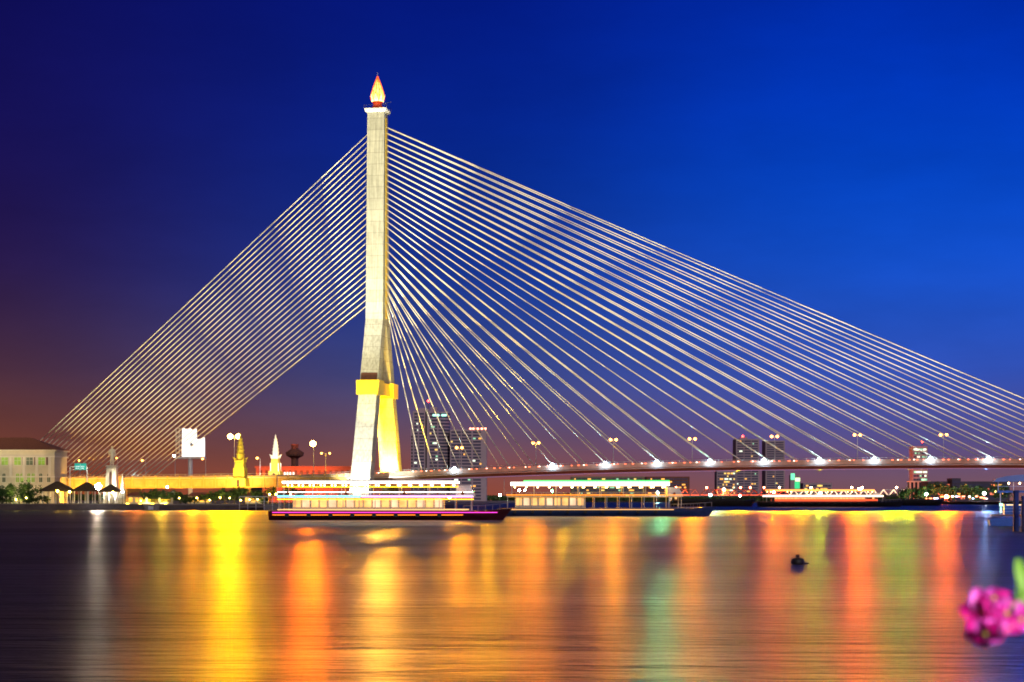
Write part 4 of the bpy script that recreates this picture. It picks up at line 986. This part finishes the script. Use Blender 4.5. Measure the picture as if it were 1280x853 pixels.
MB().box(.35,.6,-.12,-.04,q(641),q(634.5)).build('lit_sign', glow('pier_sign', lin((190,255,235)), 1.8), t)
MB().box(1.3,3.4,.85,.97,q(632),q(630.8)).build('lit_strip', glow('pier_strip', lin((255,225,150)), 1.6), t)
MB().box(5.2,6.0,-.12,-.04,q(631.5),q(628)).build('lit_sign', glow('pier_sign', lin((190,255,235)), 1.8), t)
for px, yt, Z, lab in ((1270,613,225,'dark blue pier pile standing left of its neighbour at the right edge'),(1280,620,220,'dark blue pier pile cut by the right edge')):
    o = MB().lathe([(.34,-1),(.34,PZ(yt,Z)-.25),(.40,PZ(yt,Z)-.2),(.36,PZ(yt,Z))],10).build('pier_pile', K['pile']); tag(o, lab, 'pile', 'pier piles at the right edge'); o.location = (PX(px,Z), Z, 0)
# blue lantern on the pier that stains the water
t = thing('pier_lantern', 'blue pier lantern just beyond the right edge by the piles', 'lamp', (PX(1318,215), 215, 0))
MB().lathe([(.15,-1),(.1,7)],8).build('pole', K['dark'], t)
star_ball(MB(), (0,0,7.2), .5).build('bulb', lampmat('blue_lantern', (.05,.2,1.0), 260), t)
spot('pier_blue_light', (PX(1305,225), 236, 5.5), (PX(1255,268), 268, 5), 9e3, (.12,.3,1), R(70), .6)
print('boats ok')

# ------------------------------------------------------------------ near terrace, flowering branch
structure(MB().box(-12, 14, -6, 3.2, -1.5, 2.4).build('terrace', K['paving']))
fs = thing('flowering_shrub', 'magenta flowering shrub reaching in, out of focus, at the lower right corner', 'shrub', (.86, 2.05, 2.4))
pot = MB().lathe([(.16,0),(.24,.34),(.27,.36),(.27,.42),(.22,.42),(.2,.36)],18).build('planter', K['terracotta'], fs, smooth=True)
random.seed(77)
def lp(px, py, Z): return Vector((PX(px,Z)-.86, Z-2.05, PZ(py,Z)-2.4))
tip = lp(1225,775,2.0); mid = lp(1262,765,2.02); far_ = lp(1330,700,2.05)
mb = MB(); mb.poly([(0,0,.38),(.02,.01,.8),(-.02,0,1.2),tuple(far_),tuple(lp(1300,735,2.03)),tuple(mid)], .006, 6)
mb.poly([(0,0,.4),(.08,.05,.9),(.12,.08,1.3)], .006); mb.build('stem', K['leafgreen'], fs)
def petal_mesh(mb, c, d, up, ln, wd, cup=.35):
    d = d.normalized(); side = d.cross(up).normalized(); nrm = side.cross(d).normalized(); n = 7; rows = []
    for i in range(n):
        u = i/(n-1); ww = wd*math.sin(math.pi*(u*.86+.07))**.8; r_ = []
        for j in range(5):
            v = (j-2)/2; r_.append(c + d*ln*u + side*ww*v + nrm*(ln*cup*(u-.1)**2*(-1) + abs(v)**2*ww*.5 + random.uniform(-.0006,.0006)))
        rows.append(r_)
    vs = [p for r_ in rows for p in r_]; mb.add(vs, [(i*5+j, i*5+j+1, (i+1)*5+j+1, (i+1)*5+j) for i in range(n-1) for j in range(4)])
def blossom(c, size, facing, tone=None):
    facing = facing.normalized(); ref = facing.cross(Vector((0,0,1))).normalized(); ref2 = facing.cross(ref)
    root = None
    for k in range(5):
        an = 2*math.pi*k/5+random.uniform(-.2,.2); d = ref*math.cos(an)+ref2*math.sin(an)+facing*.25
        mb = MB(); petal_mesh(mb, c, d, facing, size*random.uniform(.85,1.15), size*.42)
        if root is None: root = mb.build('blossom', K['petal'], fs, smooth=True)
        else: mb.build('petal', K['petal'] if k % 2 else K['petal_mid'], root, smooth=True)
    MB().ball(tuple(c+facing*.003), size*.14, 8).build('flower_heart', K['yellowheart'], root, smooth=True)
cam_dir = Vector((-.3,-1,.1))
for (px, py, sz, f_) in [(1228,766,.026,(-.3,-1,.2)),(1232,790,.022,(-.5,-1,-.9)),(1256,768,.022,(.5,-1,.3)),(1275,774,.020,(.2,-1,-.3)),(1243,750,.018,(-.6,-.7,.9))]:
    blossom(lp(px,py,2.0+random.uniform(-.01,.02)), sz, Vector(f_))
for (px, py, dx, dz_) in [(1274,745,.3,1),(1282,735,-.1,1),(1290,760,1,.2),(1310,720,.5,.8),(1320,740,1,-.3),(1340,705,.2,1)]:
    mb = MB(); petal_mesh(mb, lp(px,py+12,2.03), Vector((dx,.1,dz_)), Vector((0,-1,.2)), .045, .009); mb.build('leaf', K['leafgreen'], fs, smooth=True)
for k in range(26):
    an = random.random()*6.28; c = Vector((.05*math.cos(an), .05*math.sin(an), random.uniform(.42,1.25))); mb = MB(); petal_mesh(mb, c, Vector((math.cos(an),math.sin(an),.3)), Vector((0,0,1)), .1, .025); mb.build('leaf', K['leafgreen'], fs, smooth=True)

# ------------------------------------------------------------------ lights on the bridge
def bspot(nm, s, t_, z, s2, t2, z2, e, col, size, blend=.4, rad=.6): return spot(nm, B(s,t_,z), B(s2,t2,z2), e, col, R(size), blend, rad)
bspot('leg_flood', -6, -66, 3, 0, -24, 22, 3.6e5, (1,.96,.80), 46)
bspot('mast_flood', -10, -80, 8, 0, -3, 112, 1.35e6, (1,.94,.72), 38, .8)
bspot('main_face_flood', 70, -4, 17, 3, 0, 100, 2.2e5, (1,.72,.16), 60, .6)
bspot('inner_leg_flood', 8, 0, 17, 2, 17, 30, 2.6e5, (1,.58,.0), 120, .5)
bspot('inner_hot', 0, 14.0, 15.5, 0, 21.5, 20, 4e4, (1,.75,.2), 150, .5)
bspot('band_flood', 6, -50, 20, 0, -12, 48, 1.2e5, (1,.8,.3), 24, .4)
for s_ in (-150,-118,-86,-54): bspot('viaduct_fill', s_, -34, 3.5, s_, -14, 11, 5.5e4, (1,.46,.04), 120, .8)  # unseen spots added in front, standing in for street lamp light
for k, s_ in enumerate((20,60,100,140,180,220,260,300)): bspot('fascia_fill', s_, -40, 2.0, s_, -13, 17, 1.6e4, (1,.22,.06) if k else (1,.5,.12), 100, .8)  # unseen spots added over the water to redden the deck fascia
for px in (-20,12,44): spot('villa_fill', (PX(px,676), 678, 3.0), (PX(px,700), 700, 13), 2.8e3, (1,.86,.45), R(100), .6)  # unseen spots added to brighten the villa front, corner and roof
spot('villa_corner_fill', (PX(66,684), 684, 3.0), (PX(62,700), 700, 10), 5e3, (1,.45,.12), R(80), .6)
spot('villa_roof_fill', (PX(20,650), 650, 3.0), (PX(20,710), 710, 27), 3e4, (1,.6,.4), R(30), .6)
spot('statue_flood', (PX(136,672), 674, 3.0), (PX(140,690), 690, 16), 4e4, (1,.93,.7), R(70), .6)
spot('yellow_spire_flood', (PX(299,684), 686, 3), (PX(300,700), 700, 15), 5e4, (1,.85,.25), R(70), .6)
spot('white_spire_flood', (PX(343,728), 726, 14), (PX(344,752), 752, 22), 5e4, (1,.95,.85), R(70), .6)
spot('red_tower_flood', (PX(366,980), 960, 6), (PX(368,1050), 1050, 24), 3e5, (1,.2,.06), R(70), .6)
spot('red_building_flood', (PX(400,980), 950, 6), (PX(400,1010), 1010, 14), 1.6e5, (1,.25,.07), R(110), .6)
for px in (60,98,133): spot('pavilion_lamp', (PX(px,676), 676, 6.2), (PX(px,676), 675, 0), 900, (1,.85,.5), R(150), .6, .2)
for px, e_ in ((20,5e3),(182,2e3),(203,2e3),(262,2.5e3),(290,3e3),(318,3e3)): spot('tree_uplight', (PX(px,664), 666, 2.6), (PX(px,673), 674, 6), e_, (1,.8,.3), R(120), .7)
# unseen spots added over the river to brighten the stays, aimed above the deck
for s_, en in ((-230,1.0),(-150,1.0),(-70,.7),(30,.6),(110,.9),(190,1.1),(270,1.2),(350,1.3)):
    bspot('stay_fill', s_, -250, 5, s_, 0, 5+250*math.tan(R(33)), 2.1e6*en, (1,.90,.50), 62, .45, 1)
for px in (577,697,762,825,890,956,1024,1091,1160,1231):
    q = (px-CX)/F; s_ = (q*720 + 54)/(cT + q*sT)
    bspot('deck_uplight', s_, -14.2, dz(s_)+1.2, s_-8, -12, dz(s_)+22, 1.6e4, (.35,.72,1), 80, .8, .3)
# spots added near the lamps to streak and tint the river reflections
def river_throw(px, Z, z, e, col, size=34, rad=.8):
    p = Vector((PX(px,Z), Z-1.2, z)); return spot('river_streak_spot', p, (p.x*.25, 60, 1.0), e, col, R(size), .5, rad)
for px, Z, z, e, col in [
    (289,710,28,4.6,(1,.50,0)),(302,700,16,3.6,(1,.48,0)),(270,720,14,1.6,(1,.42,0)),(330,720,14,1.4,(1,.34,0)),(388,741,25,5.4,(1,.16,0)),(396,741,15,2.2,(1,.22,0)),(372,741,15,1.8,(1,.14,0)),(430,730,15,1.6,(1,.34,0)),
    (470,700,20,3.6,(1,.42,.04)),(487,712,22,2.2,(1,.40,.02)),(510,700,12,1.3,(1,.22,0)),
    (575,706,24,2.3,(1,.30,0)),(540,700,12,1.5,(1,.46,0)),(610,700,12,1.5,(1,.44,0)),(640,700,12,1.3,(1,.40,0)),(669,702,24,2.4,(1,.24,0)),(705,700,13,1.5,(.9,.50,0)),(735,700,13,1.4,(1,.42,0)),(766,698,24,2.4,(1,.28,0)),(798,698,13,.9,(1,.36,0)),(828,690,15,2.2,(.16,.62,.22)),
    (865,690,24,2.4,(1,.26,0)),(892,690,15,.6,(.3,.6,.3)),(922,690,15,1.2,(.85,.42,0)),(968,685,24,2.2,(1,.19,0)),(1000,685,13,1.0,(.9,.42,0)),(1024,685,15,1.3,(.46,.56,0)),(1072,680,25,3.2,(1,.14,0)),(1110,680,15,1.7,(.28,.44,0)),(1136,680,15,1.6,(.34,.44,0)),
    (1180,676,25,2.4,(1,.15,0)),(1232,674,15,.3,(.15,.4,1)),(1300,640,12,1.6,(.02,.10,1)),(1262,640,8,.6,(.04,.18,1)),(122,665,6,.35,(1,.75,.5)),(168,720,13,.45,(1,.22,.03)),(204,720,13,.8,(.7,.42,.02)),(240,720,20,1.1,(1,.30,0))]:
    river_throw(px, Z, z, e*1.35e5, col)

su = bpy.data.lights.new('fill_sun', 'SUN'); su.energy = .8; su.angle = R(2); su.color = (1,.85,.7)  # warm fill added from behind the camera to lift the whole view
so = bpy.data.objects.new('fill_sun', su); C.objects.link(so); so.rotation_euler = (R(62), 0, R(12))
spot('flower_fill', (1.6, .3, 4.9), (.56, 2.0, 3.87), 300, (1,.85,.95), R(40), .5, .1)  # unseen spot added out of view to brighten the blossoms

if HAZE:
    hz = MB().box(-3500, 3500, -320, 3400, -3, 330).build('haze', K['white']); hz['kind'] = 'stuff'
    m, nt, b = new_mat('haze_air'); nt.nodes.remove(b); pv = nt.nodes.new('ShaderNodeVolumePrincipled'); pv.inputs['Density'].default_value = HAZE
    pv.inputs['Color'].default_value = (.9,.9,.92,1); pv.inputs['Anisotropy'].default_value = .5
    nt.links.new(pv.outputs[0], nt.nodes['Material Output'].inputs['Volume']); hz.data.materials.clear(); hz.data.materials.append(m)
# ------------------------------------------------------------------ camera and render
cam = bpy.data.cameras.new('camera'); co = bpy.data.objects.new('camera', cam); C.objects.link(co); sc.camera = co
co.location = (0, 0, HC); co.rotation_euler = (R(90), 0, 0)
cam.sensor_width = 36; cam.lens = F/1280*36; cam.shift_y = (HY-426.5)/1280
cam.clip_start = .1; cam.clip_end = 100000
cam.dof.use_dof = True; cam.dof.focus_distance = 700; cam.dof.aperture_fstop = 6.3
sc.view_settings.view_transform = 'Standard'; sc.view_settings.look = 'None'; sc.view_settings.exposure = 0; sc.view_settings.gamma = 1
sc.render.engine = 'CYCLES'
sc.cycles.use_denoising = True; sc.cycles.denoiser = 'OPENIMAGEDENOISE'
sc.cycles.filter_width = 1.8
sc.cycles.max_bounces = 6; sc.cycles.diffuse_bounces = 2; sc.cycles.glossy_bounces = 3
sc.cycles.sample_clamp_indirect = 6; sc.cycles.use_light_tree = True
sc.cycles.caustics_reflective = False; sc.cycles.caustics_refractive = False
print('objects', len(bpy.data.objects))
